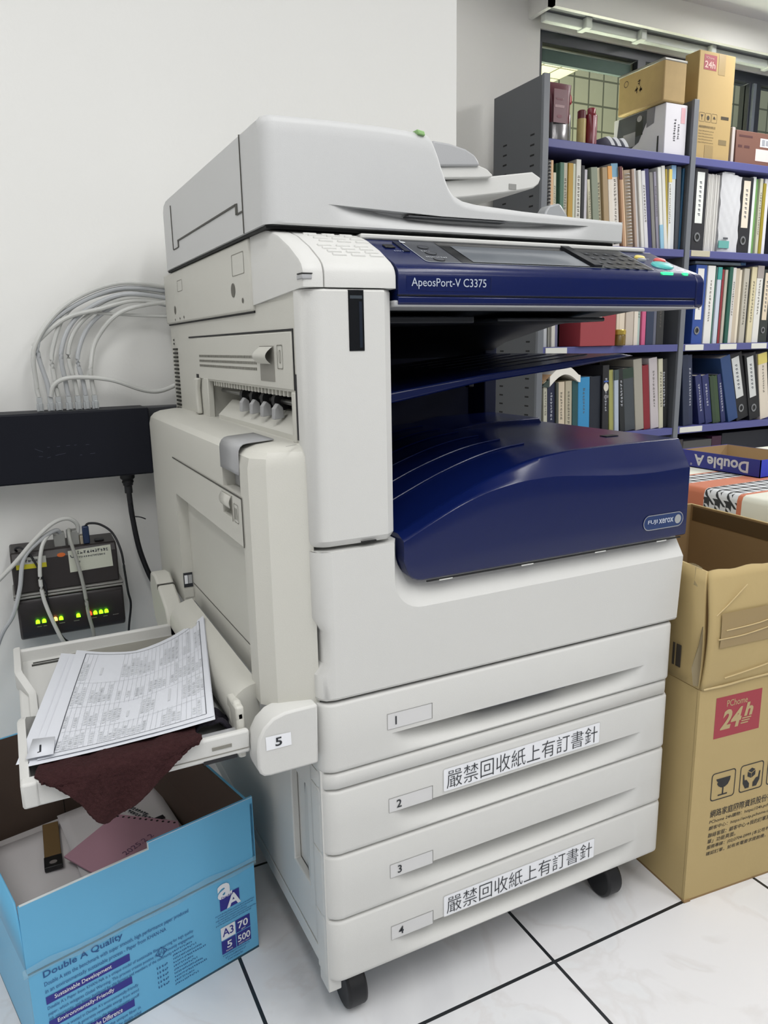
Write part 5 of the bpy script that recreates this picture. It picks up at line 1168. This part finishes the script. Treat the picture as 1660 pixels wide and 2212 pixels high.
m.add([(-.0006, .060, .188), (-.0006, .26, .188), (-.0006, .28, .030), (-.0006, .20, .050), (-.0006, .14, .075), (-.0006, .10, .14)], [tuple(range(6))], 2); m.add([(-.0008, .10, .19), (-.0008, .055, .19), (-.0008, .060, .13), (-.0008, .10, .12)], [(0, 1, 2, 3)], 3); m.box(-.0010, -.0006, .12, .16, .10, .17, 4); m.box(-.0012, -.0008, .16, .23, .065, .12, 5); m.disc((-.0012, .14, .165), (0, -1, 0), Z3, .014, .012, 5)
m.box(-.0012, -.0006, .030, .038, .01, .075, 4); m.box(-.0012, -.0006, .110, .140, .02, .034, 5)
m.build('box_print', [PRNTD, mat('stamp_pink', '#d8a9b0', .6), mat('picture_grey_dark', '#3a3c47', .5), mat('picture_grey', '#77757f', .5), mat('picture_black', '#14161f', .5), mat('picture_mid', '#8a8890', .5)], wb)
br_ = carton_box('brown_carton', (2.163, 1.618, ZT + .1935), .122, .250, .155, KR2, 'stained brown carton with grey tape on its lid stacked on the white product box', 'carton', .006)
m = MB(); m.box(-.002, .124, -.002, .252, .146, .158); m.build('lid_tape', mat('tape_silver_grey', '#86847c', .25), br_, bevel=.004)
m = MB(); m.ring((-.0008, .205, .115), (0, -1, 0), Z3, [(.013 * math.cos(t * .42), .013 * math.sin(t * .42)) for t in range(16)], [(.010 * math.cos(t * .42), .010 * math.sin(t * .42)) for t in range(16)], 0); m.text('~', (-.0008, .155, .065), (0, -1, 0), Z3, .040, .030, 0, bold=.01); m.text('~', (-.0008, .140, .090), (0, -1, 0), Z3, .024, .024, 0, bold=.01)
m.build('carton_print', mat('carton_print_brown', '#4d3c28', .7), br_)
tc_ = carton_box('tall_carton', (2.356, 1.622, ZT), .208, .075, .405, mat('carton_tan', '#aa9160', .75, var=.05), 'tall tan carton with a small red square logo on top of the bookshelf', 'carton')
m = MB(); m.poly((0, -.0006, 0), X3, Z3, [(.026, .336), (.098, .336), (.098, .392), (.026, .392)], 1); m.text('24h', (.030, -.0008, .343), X3, Z3, .060, .025, 2, bold=.02); m.text('PChome', (.036, -.0008, .376), X3, Z3, .045, .008, 2)
m.poly((0, -.0007, 0), X3, Z3, [(.110, .325), (.150, .325), (.150, .402), (.110, .402)], 3)
MB().box(.06, .11, -.0009, -.0004, .0, .055).build('tape', KRT, tc_)
for k in range(3): m.ring((0, -.0006, 0), X3, Z3, rrect(.018 + k * .036, .050 + k * .036, .142, .176, .004), rrect(.019 + k * .036, .049 + k * .036, .143, .175, .003), 0)
m.poly((0, -.0006, 0), X3, Z3, [(.026, .168), (.042, .168), (.035, .158), (.035, .148), (.033, .148), (.033, .158)], 0); m.disc((.070, -.0006, .158), X3, Z3, .008, .009, 0); m.poly((0, -.0006, 0), X3, Z3, [(.098, .156), (.114, .156), (.108, .166), (.102, .166)], 0)
m.text('網路家庭國際資訊股份有限公司', (.020, -.0006, .118), X3, Z3, .095, .010, 0)
for k in range(5): m.text('https://24h.pchome.com.tw', (.020, -.0006, .104 - k * .011), X3, Z3, .088 - .006 * (k % 2), .006, 0)
m.box(.145, .190, -.0008, -.0004, .160, .172, 0); m.box(.140, .186, -.0008, -.0004, .062, .082, 4)
m.build('carton_print', [mat('carton_ink', '#3d3424', .7), mat('carton_label_red', '#8c2f38', .6), mat('carton_label_pale', '#c9a49a', .6), KRT, mat('carton_ink_pale', '#7a6a48', .7)], tc_)
rb = carton_box('brown_box', (2.606, 1.625, ZT), .26, .22, .134, mat('box_reddish_brown', '#6e4a3e', .6, var=.04), 'reddish brown box with white stickers at the right end on top of the bookshelf')
m = MB(); m.box(.150, .23, -.0008, -.0004, .078, .112, 0); m.box(.125, .21, -.0010, -.0004, .020, .068, 1); m.box(.16, .18, -.0012, -.0008, .082, .108, 2); m.box(.185, .215, -.0012, -.0008, .084, .106, 2); m.text('Premium', (.018, -.0006, .108), X3, Z3, .080, .011, 3) if False else None
m.box(.016, .10, -.0006, -.0003, .108, .116, 3); m.box(.014, .038, -.0006, -.0003, .066, .076, 3); m.box(.052, .085, -.0006, -.0003, .066, .076, 3)
m.build('stickers', [WHT, mat('sticker_pinkish', '#d9c3bf', .6), PRNT, mat('box_print_maroon', '#4d2a2a', .6)], rb)
m = MB(); m.box(2.582, 2.600, 1.627, 1.80, ZT, ZT + .142); tag(m.build('white_folder', mat('folder_white_grey', '#b5aca8', .6), bevel=.002), 'thin off-white folder squeezed between the tall carton and the reddish brown box', 'folder')
# inside the shelves
m = MB(); rx = thing('red_box', 'red square storage box with a white knob on the middle left shelf', 'box', (1.764, 1.59, .9085))
m.box(0, .183, 0, .13, 0, .20); m.build('box_body', mat('box_brick_red', '#96383f', .55), rx, bevel=.002); MB().lathe([(.009, -.004), (.009, .002), (.006, .006)], (0, 0, 0), 16).build('knob', mat('knob_pale', '#d8c6c2', .4), rx).matrix_local = Matrix.Translation((.098, 0, .112)) @ Matrix.Rotation(math.radians(90), 4, 'X')
gj = thing('golden_jar', 'small golden jar right of the red box', 'jar', (1.985, 1.606, .9085)); MB().lathe([(.022, 0), (.025, .004), (.025, .04), (.023, .044)], (0, 0, 0), 20).build('jar_body', mat('jar_gold_dark', '#6f5a26', .25), gj); MB().lathe([(.0255, .044), (.0255, .060), (.022, .064)], (0, 0, 0), 20).build('lid', mat('jar_gold_lid', '#b49a46', .3, metal=.4), gj)
ob = thing('open_book', 'white open book face down on top of the lowest left row of books', 'book', (1.72, 1.62, .772))
m = MB(); rings = []
for i in range(15):
    u = i / 14; x = -.075 + .155 * u; zb = -.018 + .040 * math.sin(math.pi * min(1, u * 1.05)) * (1 if u < .55 else 1) + .012 * u; th = .040 - .012 * u
    rings.append([(x, 0, zb), (x, 0, zb + th), (x, .18, zb + th), (x, .18, zb)])
m.loft(rings, 0, True); m.build('pages', mat('open_pages_white', '#e6e3da', .8), ob, angle=40)
m = MB(); m.prism([(-.118, -.012), (-.070, .028), (.0, .050), (-.075, .024)], 'y', .002, .18); m.build('cover', mat('cover_peach', '#d0a982', .6), ob); MB().prism([(-.112, -.016), (-.078, .010), (-.078, -.022)], 'y', .002, .18).build('cover_edge', mat('cover_dark_green', '#33433e', .6), ob)
m = MB(); m.box(2.43, 2.735, 1.63, 1.82, 1.2425, 1.250); 
fb = thing('flat_binder', 'grey-blue folder lying flat on top of the books on the middle right shelf', 'folder', (2.43, 1.64, 1.2465))
m = MB(); m.box(0, .30, 0, .20, 0, .012, 0); m.build('cover', mat('folder_grey_blue', '#6f7c86', .5), fb, bevel=.002); MB().box(.285, .315, -.002, .19, .001, .013).build('tab', mat('folder_tab_blue', '#1e4c78', .5), fb, bevel=.001)
for x0, x1, h, col, lab in ((2.365, 2.425, .30, '#3a3537', 'dark grey box at the left of the bottom shelf behind the lid'), (2.43, 2.61, .29, '#4b4a4a', 'grey box on the bottom shelf behind the box lid'), (2.615, 2.675, .30, '#3a1430', 'dark purple box edge on the bottom shelf'), (2.68, 3.06, .31, '#10131f', 'black-blue box at the right of the bottom shelf')):
    o = carton_box('storage_box', (x0, 1.64, .1855), x1 - x0, .22, h, cmat(col), lab, 'box'); MB().box(-.001, x1 - x0 + .001, -.001, .221, h - .05, h + .001).build('lid', cmat(col), o)

# ------------------------------------------------------------------ books: row, x0, x1, height, lean, kind, cover, second colour, label
BOOKS = [
    ('A', 1.618, 1.633, 0.297, 1, 'spiral', '#1c1c20', None, 'black spiral-bound notebook at the left end of the upper book row'),
    ('A', 1.635, 1.648, 0.297, 1, 'book', '#d9b48c', '', 'slim peach book beside the black spiral-bound notebook'),
    ('A', 1.648, 1.662, 0.255, 1, 'marks', '#d8d4bd', None, 'short cream book between slim peach and dark green ones'),
    ('A', 1.662, 1.673, 0.289, 1, 'book', '#274a36', None, 'narrow dark green book beside a wider green one'),
    ('A', 1.673, 1.693, 0.291, 1, 'book', '#4a6f5e', None, 'wide muted green book in the upper left row'),
    ('A', 1.694, 1.715, 0.293, 1, 'marks', '#b9b3a2', None, 'grey-beige book between wide green book and mustard book'),
    ('A', 1.716, 1.74, 0.293, 1, 'book', '#b4903a', None, 'mustard yellow book in the upper left row'),
    ('A', 1.741, 1.754, 0.293, 1, 'book', '#c9cfbc', None, 'pale green-white book right of the mustard book'),
    ('A', 1.754, 1.778, 0.309, 1, 'marks', '#d6d5cd', None, 'tall white folder left of the black gap on the upper row'),
    ('A', 1.781, 1.798, 0.29, 1, 'book', '#15161b', None, 'black book between two white ones, upper left row'),
    ('A', 1.798, 1.813, 0.277, 1, 'book', '#c2bfc6', None, 'thin lavender-white booklet right of the black book'),
    ('A', 1.831, 1.846, 0.243, 6, 'marks', '#cfcab0', None, 'short cream booklet in front of grey-green album'),
    ('A', 1.847, 1.88, 0.287, 6, 'book', '#828a78', None, 'broad grey-green album on the upper left row'),
    ('A', 1.88, 1.902, 0.289, 6, 'marks', '#ccc2a4', None, 'cream book right of the grey-green album'),
    ('A', 1.903, 1.93, 0.291, 6, 'book', '#a08a68', None, 'tan book between cream book and orange-topped book'),
    ('A', 1.932, 1.953, 0.298, 6, 'top', '#d8d0c4', '#d99a4e', 'white book with an orange band at its top'),
    ('A', 1.956, 1.99, 0.311, 6, 'topmarks', '#dcd6ce', '#78a5bf', 'white book with a pale blue band at its top'),
    ('A', 1.999, 2.013, 0.302, 7.5, 'top', '#b08a6a', '#5a1c1c', 'brown-pink book with a dark red top'),
    ('A', 2.013, 2.026, 0.3, 7.5, 'book', '#e0c4a2', None, 'slim light peach book left of the tan spiral-bound one'),
    ('A', 2.026, 2.062, 0.292, 7.5, 'spiral', '#a4917a', None, 'tan spiral-bound report with white binding loops'),
    ('A', 2.062, 2.076, 0.297, 7.5, 'book', '#a58f80', None, 'brownish book right of the tan spiral-bound report'),
    ('A', 2.078, 2.096, 0.301, 8, 'book', '#c9c7c6', None, 'grey-white leaning booklet, first after the brownish book'),
    ('A', 2.097, 2.115, 0.296, 8, 'book', '#d3d2cd', None, 'white leaning booklet, second after the brownish book'),
    ('A', 2.116, 2.137, 0.295, 8, 'marks', '#d0cfd2', None, 'white leaning booklet touching the navy one'),
    ('A', 2.138, 2.165, 0.305, 8, 'book', '#29285c', None, 'navy blue leaning book, upper left row'),
    ('A', 2.167, 2.187, 0.295, 8, 'book', '#7d7c78', None, 'grey leaning book right of the navy one'),
    ('A', 2.188, 2.203, 0.298, 8, 'marks', '#8c8998', None, 'purple-grey leaning book, upper left row'),
    ('A', 2.204, 2.223, 0.315, 7.5, 'bottom', '#d9dad4', '#8ab6cc', 'white book fading to light blue at its foot'),
    ('A', 2.224, 2.244, 0.322, 7.5, 'book', '#d4d3cc', None, 'plain white book left of the yellow one'),
    ('A', 2.24, 2.251, 0.311, 6, 'book', '#a8932c', None, 'olive yellow book, upper left row'),
    ('A', 2.243, 2.259, 0.311, 3, 'topmarks', '#d9dad6', '#dcc870', 'white book with a yellow band at its top'),
    ('A', 2.26, 2.286, 0.329, 2.5, 'top', '#ccd0d2', '#86aed0', 'tall grey-white book with a light blue band at its top'),
    ('A', 2.288, 2.314, 0.325, 2.5, 'book', '#3c4148', None, 'charcoal book left of the bright blue one'),
    ('A', 2.307, 2.318, 0.32, 0, 'book', '#1b4c6c', None, 'thin dark blue book near the middle upright, upper row'),
    ('A', 2.318, 2.341, 0.323, 0, 'topmarks', '#d0d3da', '#2a7fc4', 'white book with a bright blue band at its top'),
    ('A', 2.377, 2.454, 0.328, 0, 'binder', '#17181f', '#dfe2de', 'black ring binder beside the middle upright, upper right row'),
    ('A', 2.455, 2.537, 0.315, 0, 'pages', '#c9c8c4', None, 'thick loose white paper stack, upper right row'),
    ('A', 2.538, 2.662, 0.322, 0, 'wrap', '#c6c7ca', '#5fa19b', 'bulky wrapped white bundle with a teal label'),
    ('A', 2.664, 2.739, 0.314, 0, 'binder', '#15161d', '#d9cfbe', 'black ring binder with a cream spine label, upper right row'),
    ('A', 2.74, 2.761, 0.321, 0, 'book', '#d7dbda', None, 'white book right of cream-labelled binder'),
    ('A', 2.762, 2.78, 0.315, 0, 'book', '#6d9a5a', None, 'slim green-edged book, upper right row'),
    ('A', 2.78, 2.799, 0.316, 0, 'marks', '#bdbba8', None, 'grey-cream book between green and olive ones'),
    ('A', 2.8, 2.819, 0.297, 0, 'book', '#93841f', None, 'olive mustard book, upper right row'),
    ('A', 2.82, 2.852, 0.319, 0, 'book', '#d4d4da', None, 'white book at right edge of the photo, upper row'),
    ('B', 2.42, 2.487, 0.332, -0.6, 'binder', '#2a4a94', '#dedcd8', 'blue ring binder with a tall white spine label'),
    ('B', 2.488, 2.535, 0.33, -0.6, 'marks', '#d9d8d4', None, 'white thick book with grey vertical writing beside blue binder'),
    ('B', 2.535, 2.552, 0.327, -0.6, 'book', '#1f6e52', None, 'emerald green book, middle right row'),
    ('B', 2.552, 2.577, 0.326, -0.6, 'top', '#bfc7d4', '#3f9a94', 'pale blue-grey book with a teal top'),
    ('B', 2.578, 2.588, 0.316, -0.6, 'book', '#241a1c', None, 'thin black book left of the red one'),
    ('B', 2.589, 2.607, 0.318, -0.6, 'book', '#8e2b34', None, 'dark red book, middle right row'),
    ('B', 2.608, 2.626, 0.317, -0.6, 'book', '#b9b2a4', None, 'greyish beige book right of the dark red one'),
    ('B', 2.626, 2.648, 0.328, -0.6, 'book', '#1f5648', None, 'deep green book, middle right row'),
    ('B', 2.648, 2.668, 0.326, -0.6, 'marks', '#cfccc8', None, 'white booklet right of the deep green book'),
    ('B', 2.668, 2.698, 0.324, -0.6, 'book', '#bdb09c', None, 'beige book, middle right row'),
    ('B', 2.698, 2.72, 0.319, -0.6, 'book', '#dfd6c2', None, 'cream book right of the beige one'),
    ('B', 2.721, 2.756, 0.324, -0.6, 'marks', '#b2ada0', None, 'stone grey book with dark bands, middle right row'),
    ('B', 2.756, 2.774, 0.323, -0.6, 'book', '#1f2023', None, 'black thin book, middle right row'),
    ('B', 2.774, 2.808, 0.332, -0.6, 'marks', '#cdc3a0', None, 'yellowish cream book right of the black thin one'),
    ('B', 2.808, 2.85, 0.339, -0.6, 'topmarks', '#d5d4ce', '#9c948f', 'white book with a grey and pink band at its top'),
    ('B', 2.852, 2.908, 0.323, -0.6, 'binder', '#2a302e', '#d6c7ae', 'dark binder with a cream spine label at right edge of the photo'),
    ('B', 1.619, 1.637, 0.27, 1, 'topmarks', '#b9bcc0', '#4a82c0', 'thin white book with a blue band, middle left row'),
    ('B', 1.638, 1.649, 0.27, 1, 'book', '#8f8f88', None, 'thin grey book left of the red box'),
    ('B', 1.65, 1.669, 0.27, 1, 'marks', '#c9c6be', None, 'white booklet left of the red box'),
    ('B', 1.67, 1.686, 0.27, 1, 'book', '#6a6a86', None, 'lavender-grey book touching the red box'),
    ('B', 1.983, 2.0, 0.27, 1, 'book', '#d2c6b4', None, 'thin cream book behind the golden jar'),
    ('B', 2.007, 2.038, 0.27, 1, 'book', '#d8ccba', None, 'wider cream book behind the golden jar'),
    ('B', 2.038, 2.082, 0.27, 1, 'book', '#bdb2a6', None, 'thick grey-beige book, middle left row'),
    ('B', 2.083, 2.106, 0.27, 1, 'book', '#d6cdc0', None, 'pale cream book beside the teal one, middle left row'),
    ('B', 2.107, 2.126, 0.27, 1, 'marks', '#a9bdb6', None, 'pale teal book left of the pink one'),
    ('B', 2.127, 2.15, 0.27, 1, 'book', '#c25a80', None, 'pink book, middle left row'),
    ('B', 2.152, 2.196, 0.27, 1, 'book', '#26324a', None, 'navy book right of the pink one'),
    ('B', 2.197, 2.215, 0.27, 1, 'book', '#5c5f6e', None, 'slate grey book, middle left row'),
    ('B', 2.215, 2.258, 0.27, 1, 'marks', '#2b2c2c', None, 'black patterned book at right end of the middle left row'),
    ('C', 1.627, 1.647, 0.229, 2, 'marks', '#b8b7a6', None, 'thin pale cream book at the left end of the lowest visible row'),
    ('C', 1.647, 1.687, 0.221, 2, 'wmarks', '#121a38', None, 'navy book with white vertical title, lowest left row'),
    ('C', 1.687, 1.701, 0.22, 2, 'book', '#42463f', None, 'dark olive book beside the navy titled one'),
    ('C', 1.702, 1.738, 0.221, 2, 'marks', '#cabda6', None, 'beige book with brown title, lowest left row'),
    ('C', 1.74, 1.774, 0.224, 2, 'marks', '#b0a892', None, 'stone beige book with a black title, lowest left row'),
    ('C', 1.775, 1.805, 0.223, 2, 'book', '#1e4a4c', None, 'dark teal book left of the bright blue one'),
    ('C', 1.806, 1.868, 0.235, 2, 'marks', '#2f86b8', None, 'bright sky blue book, lowest left row'),
    ('C', 1.869, 1.929, 0.237, 2, 'book', '#0d1726', None, 'blackish navy book right of the sky blue one'),
    ('C', 1.93, 1.965, 0.281, 2, 'logo', '#1a1a1f', None, 'black book with white and blue emblems, lowest left row'),
    ('C', 1.975, 2.0, 0.261, 4, 'book', '#9a9a5a', None, 'olive-yellow booklet right of the emblem book'),
    ('C', 2.0, 2.024, 0.26, 4, 'top', '#a9b4c2', '#3a4a4a', 'pale blue booklet with a dark top'),
    ('C', 2.031, 2.06, 0.265, 6.5, 'wmarks', '#14191b', None, 'black leaning book, lowest left row'),
    ('C', 2.061, 2.12, 0.265, 6.5, 'top', '#3c4247', '#203528', 'charcoal leaning book with a dark green top'),
    ('C', 2.12, 2.169, 0.302, 6.5, 'book', '#9a968a', None, 'tall grey-beige album in the lowest left row'),
    ('C', 2.169, 2.207, 0.275, 6.5, 'book', '#7d1a26', None, 'crimson leaning book, lowest left row'),
    ('C', 2.213, 2.262, 0.305, 6.5, 'marks', '#b9b2b4', None, 'pinkish white book right of the crimson one'),
    ('C', 2.26, 2.286, 0.3, 5, 'marks', '#c0bda6', None, 'cream book, second from right in the lowest left row'),
    ('C', 2.287, 2.33, 0.297, 5, 'wmarks', '#1a1b1c', None, 'black book at the right end of the lowest left row'),
    ('C', 2.407, 2.444, 0.313, 6, 'book', '#1c2740', None, 'dull navy book beside the middle upright, lowest right row'),
    ('C', 2.447, 2.478, 0.313, 6, 'wmarks', '#252e48', None, 'slate navy thin book, second in the lowest right row'),
    ('C', 2.517, 2.555, 0.224, 12, 'wmarks', '#20285a', None, 'short indigo book, left one of two, lowest right row'),
    ('C', 2.556, 2.599, 0.223, 12, 'wmarks', '#232b5e', None, 'short indigo book, right one of two, lowest right row'),
    ('C', 2.6, 2.625, 0.219, 12, 'book', '#2c3f2a', None, 'short dark green book, left one of a pair, lowest right row'),
    ('C', 2.626, 2.655, 0.218, 12, 'book', '#33472c', None, 'short dark green book, right one of a pair, lowest right row'),
    ('C', 2.658, 2.687, 0.226, 13, 'wmarks', '#222a58', None, 'short indigo book right of the two dark green ones'),
    ('C', 2.697, 2.762, 0.305, 16.5, 'book', '#24406e', None, 'tall medium blue book leaning left, lowest right row'),
    ('C', 2.763, 2.85, 0.311, 16.5, 'binder', '#111216', '#c6c8c6', 'black ring binder leaning beside the medium blue book'),
    ('C', 2.845, 2.922, 0.311, 13.5, 'binder', '#121317', '#c6c8c6', 'black ring binder leaning beside the yellow-topped book'),
    ('C', 2.917, 2.978, 0.311, 10.5, 'topmarks', '#d2c8b8', '#cfc06a', 'cream book with a yellow band at its top, lowest right row'),
]
ZROW = {'A': 1.2965, 'B': .9085, 'C': .5485}
BINKM = mat('spine_ink', '#5a564e', .7); BWHT = mat('spine_white_ink', '#b9bcc4', .7); PGS = mat('page_block', '#d2ccbc', .85)
RNG = mat('binder_ring_steel', '#8a8c90', .25, metal=.8); br2 = random.Random(5)
for row, x0, x1, h, lean, kind, colr, col2, label in BOOKS:
    sh_ = min(0, 2.3175 - x1) if x0 < 2.31 else max(0, 2.3525 - x0)     # clamp between the uprights
    x0 += sh_; x1 += sh_
    w = x1 - x0 - .0006; d = .205; z0 = ZROW[row]; y = 1.622 + br2.uniform(0, .014)
    px_ = x0 if lean >= 0 else x1
    nm = {'binder': 'ring_binder', 'spiral': 'spiral_notebook', 'pages': 'paper_bundle', 'wrap': 'wrapped_bundle'}.get(kind, 'book')
    ct_ = {'binder': 'binder', 'spiral': 'notebook', 'pages': 'paper stack', 'wrap': 'bundle'}.get(kind, 'book')
    r_ = thing(nm, label, ct_, (px_, y, z0), {'A': 'books on the upper row', 'B': 'books on the middle row', 'C': 'books on the lowest visible row'}[row])
    r_.rotation_euler = (0, -math.radians(lean), 0)
    xo = 0 if lean >= 0 else -w
    cm = cmat(colr, .55, 'book', var=.05)
    t = min(.0022, w * .2)
    if kind == 'wrap':
        m = MB(); m.grid(14, 20, lambda u, v: (xo + w * u, -.006 * math.sin(math.pi * u) + .003 * math.sin(u * 19 + v * 7) * math.sin(v * 23), h * v * (1 - .03 * u)), 0); m.box(xo, xo + w, .002, d, 0, h * .97, 0)
        b_ = m.build('wrapper', [cm], r_, angle=60)
        m = MB(); m.box(xo - .004, xo + w * .48, -.012, -.008, .016, .046, 0); m.box(xo + .02, xo + w * .4, -.0125, -.0118, .052, .060, 1); m.build('label', [cmat(col2), PRNTD], r_); MB().box(xo + .014, xo + w * .64, .0, .06, h * .985, h * .985 + .010).build('folded_top', cm, r_, bevel=.002)
        continue
    if kind == 'pages':
        m = MB()
        n = 14
        for k in range(n):
            a = xo + w * k / n; m.box(a, a + w / n * .92, br2.uniform(0, .004), d, 0, h * (1 - .012 * br2.random()), k % 2)
        m.build('sheets', [cm, cmat('#bebcb8', .6)], r_); continue
    m = MB(); m.prism([(xo, .0016), (xo + min(.0016, w / 3), 0), (xo + w - min(.0016, w / 3), 0), (xo + w, .0016), (xo + w, d), (xo + w - t, d), (xo + w - t, t), (xo + t, t), (xo + t, d), (xo, d)], 'z', 0, h)
    m.build('cover', cm, r_)
    m = MB(); m.box(xo + t, xo + w - t, t, d - .004, .003, h - .004); m.build('page_block', PGS, r_)
    L_ = -.0005
    if kind in ('marks', 'wmarks', 'topmarks', 'logo'):
        m = MB(); z = h * .82; c = xo + w / 2; gw = min(w * .26, .006)
        z_end = h * br2.uniform(.25, .45); 
        while z > z_end:
            hh = gw * br2.uniform(1.2, 2.0)
            for q in range(2): m.box(c - gw * br2.uniform(.3, 1), c + gw * br2.uniform(.3, 1), -.0006, -.0001, z - hh * .5 * (q + 1), z - hh * .5 * (q + 1) + hh * .28)
            z -= hh * 1.35
        m.build('spine_title', BWHT if kind == 'wmarks' or kind == 'logo' else BINKM, r_)
    if kind in ('top', 'topmarks'):
        m = MB(); m.box(xo - .0002, xo + w + .0002, -.0009, .004, h * .84, h * .999); m.build('spine_band', cmat(col2, .55, 'book', var=.05), r_)
    if kind == 'bottom':
        m = MB(); m.box(xo - .0002, xo + w + .0002, -.0009, .004, 0, h * .30); m.build('spine_band', cmat(col2, .55, 'book', var=.05), r_)
    if kind == 'logo':
        m = MB(); m.disc((xo + w / 2, -.0010, h * .68), X3, Z3, w * .38, w * .5, 0); m.box(xo + w * .15, xo + w * .85, -.0013, -.0006, h * .755, h * .775, 1); m.box(xo + w * .2, xo + w * .9, -.0010, -.0004, h * .52, h * .56, 2); m.build('emblem', [cmat('#cfcabc'), cmat('#3a5aa6'), cmat('#6e6c70')], r_)
    if kind == 'binder':
        m = MB(); m.box(xo + w * .16, xo + w * .72, -.0016, -.0002, h * .34 if row != 'B' else h * .31, h * .955); 
        lb = m.build('spine_label', cmat(col2, .5), r_)
        m = MB(); z = h * .85
        while z > h * .45:
            m.box(xo + w * .36, xo + w * .52, -.0021, -.0014, z - .006, z - .002); m.box(xo + w * .40, xo + w * .54, -.0021, -.0014, z - .011, z - .0085); z -= .018
        m.build('label_print', PRNTD, lb)
        m = MB(); cz = h * .17; R_ = min(.017, w * .24)
        m.loft([[(xo + w * .42 + rr_ * math.cos(a), yy, cz + rr_ * 1.1 * math.sin(a)) for a in [2 * math.pi * k / 20 for k in range(20)]] for rr_, yy in ((R_, 0), (R_, -.003), (R_ * .62, -.003), (R_ * .60, -.0004))], 0, True, caps=False); m.build('finger_ring', RNG, r_)
        m = MB(); m.disc((xo + w * .42, -.0008, cz), X3, Z3, R_ * .6, R_ * .66, 0); m.build('finger_hole', BLK, r_)
    if kind == 'spiral':
        m = MB(); z = .012
        while z < h - .008:
            m.tube([(xo + w * .15, .003, z), (xo + w * .3, -.005, z + .002), (xo + w * .7, -.005, z + .002), (xo + w * .85, .003, z)], .0021, 6, 0, 3); z += .0125
        m.build('spiral_binding', cmat('#b9b6b2', .4, 'binding'), r_)
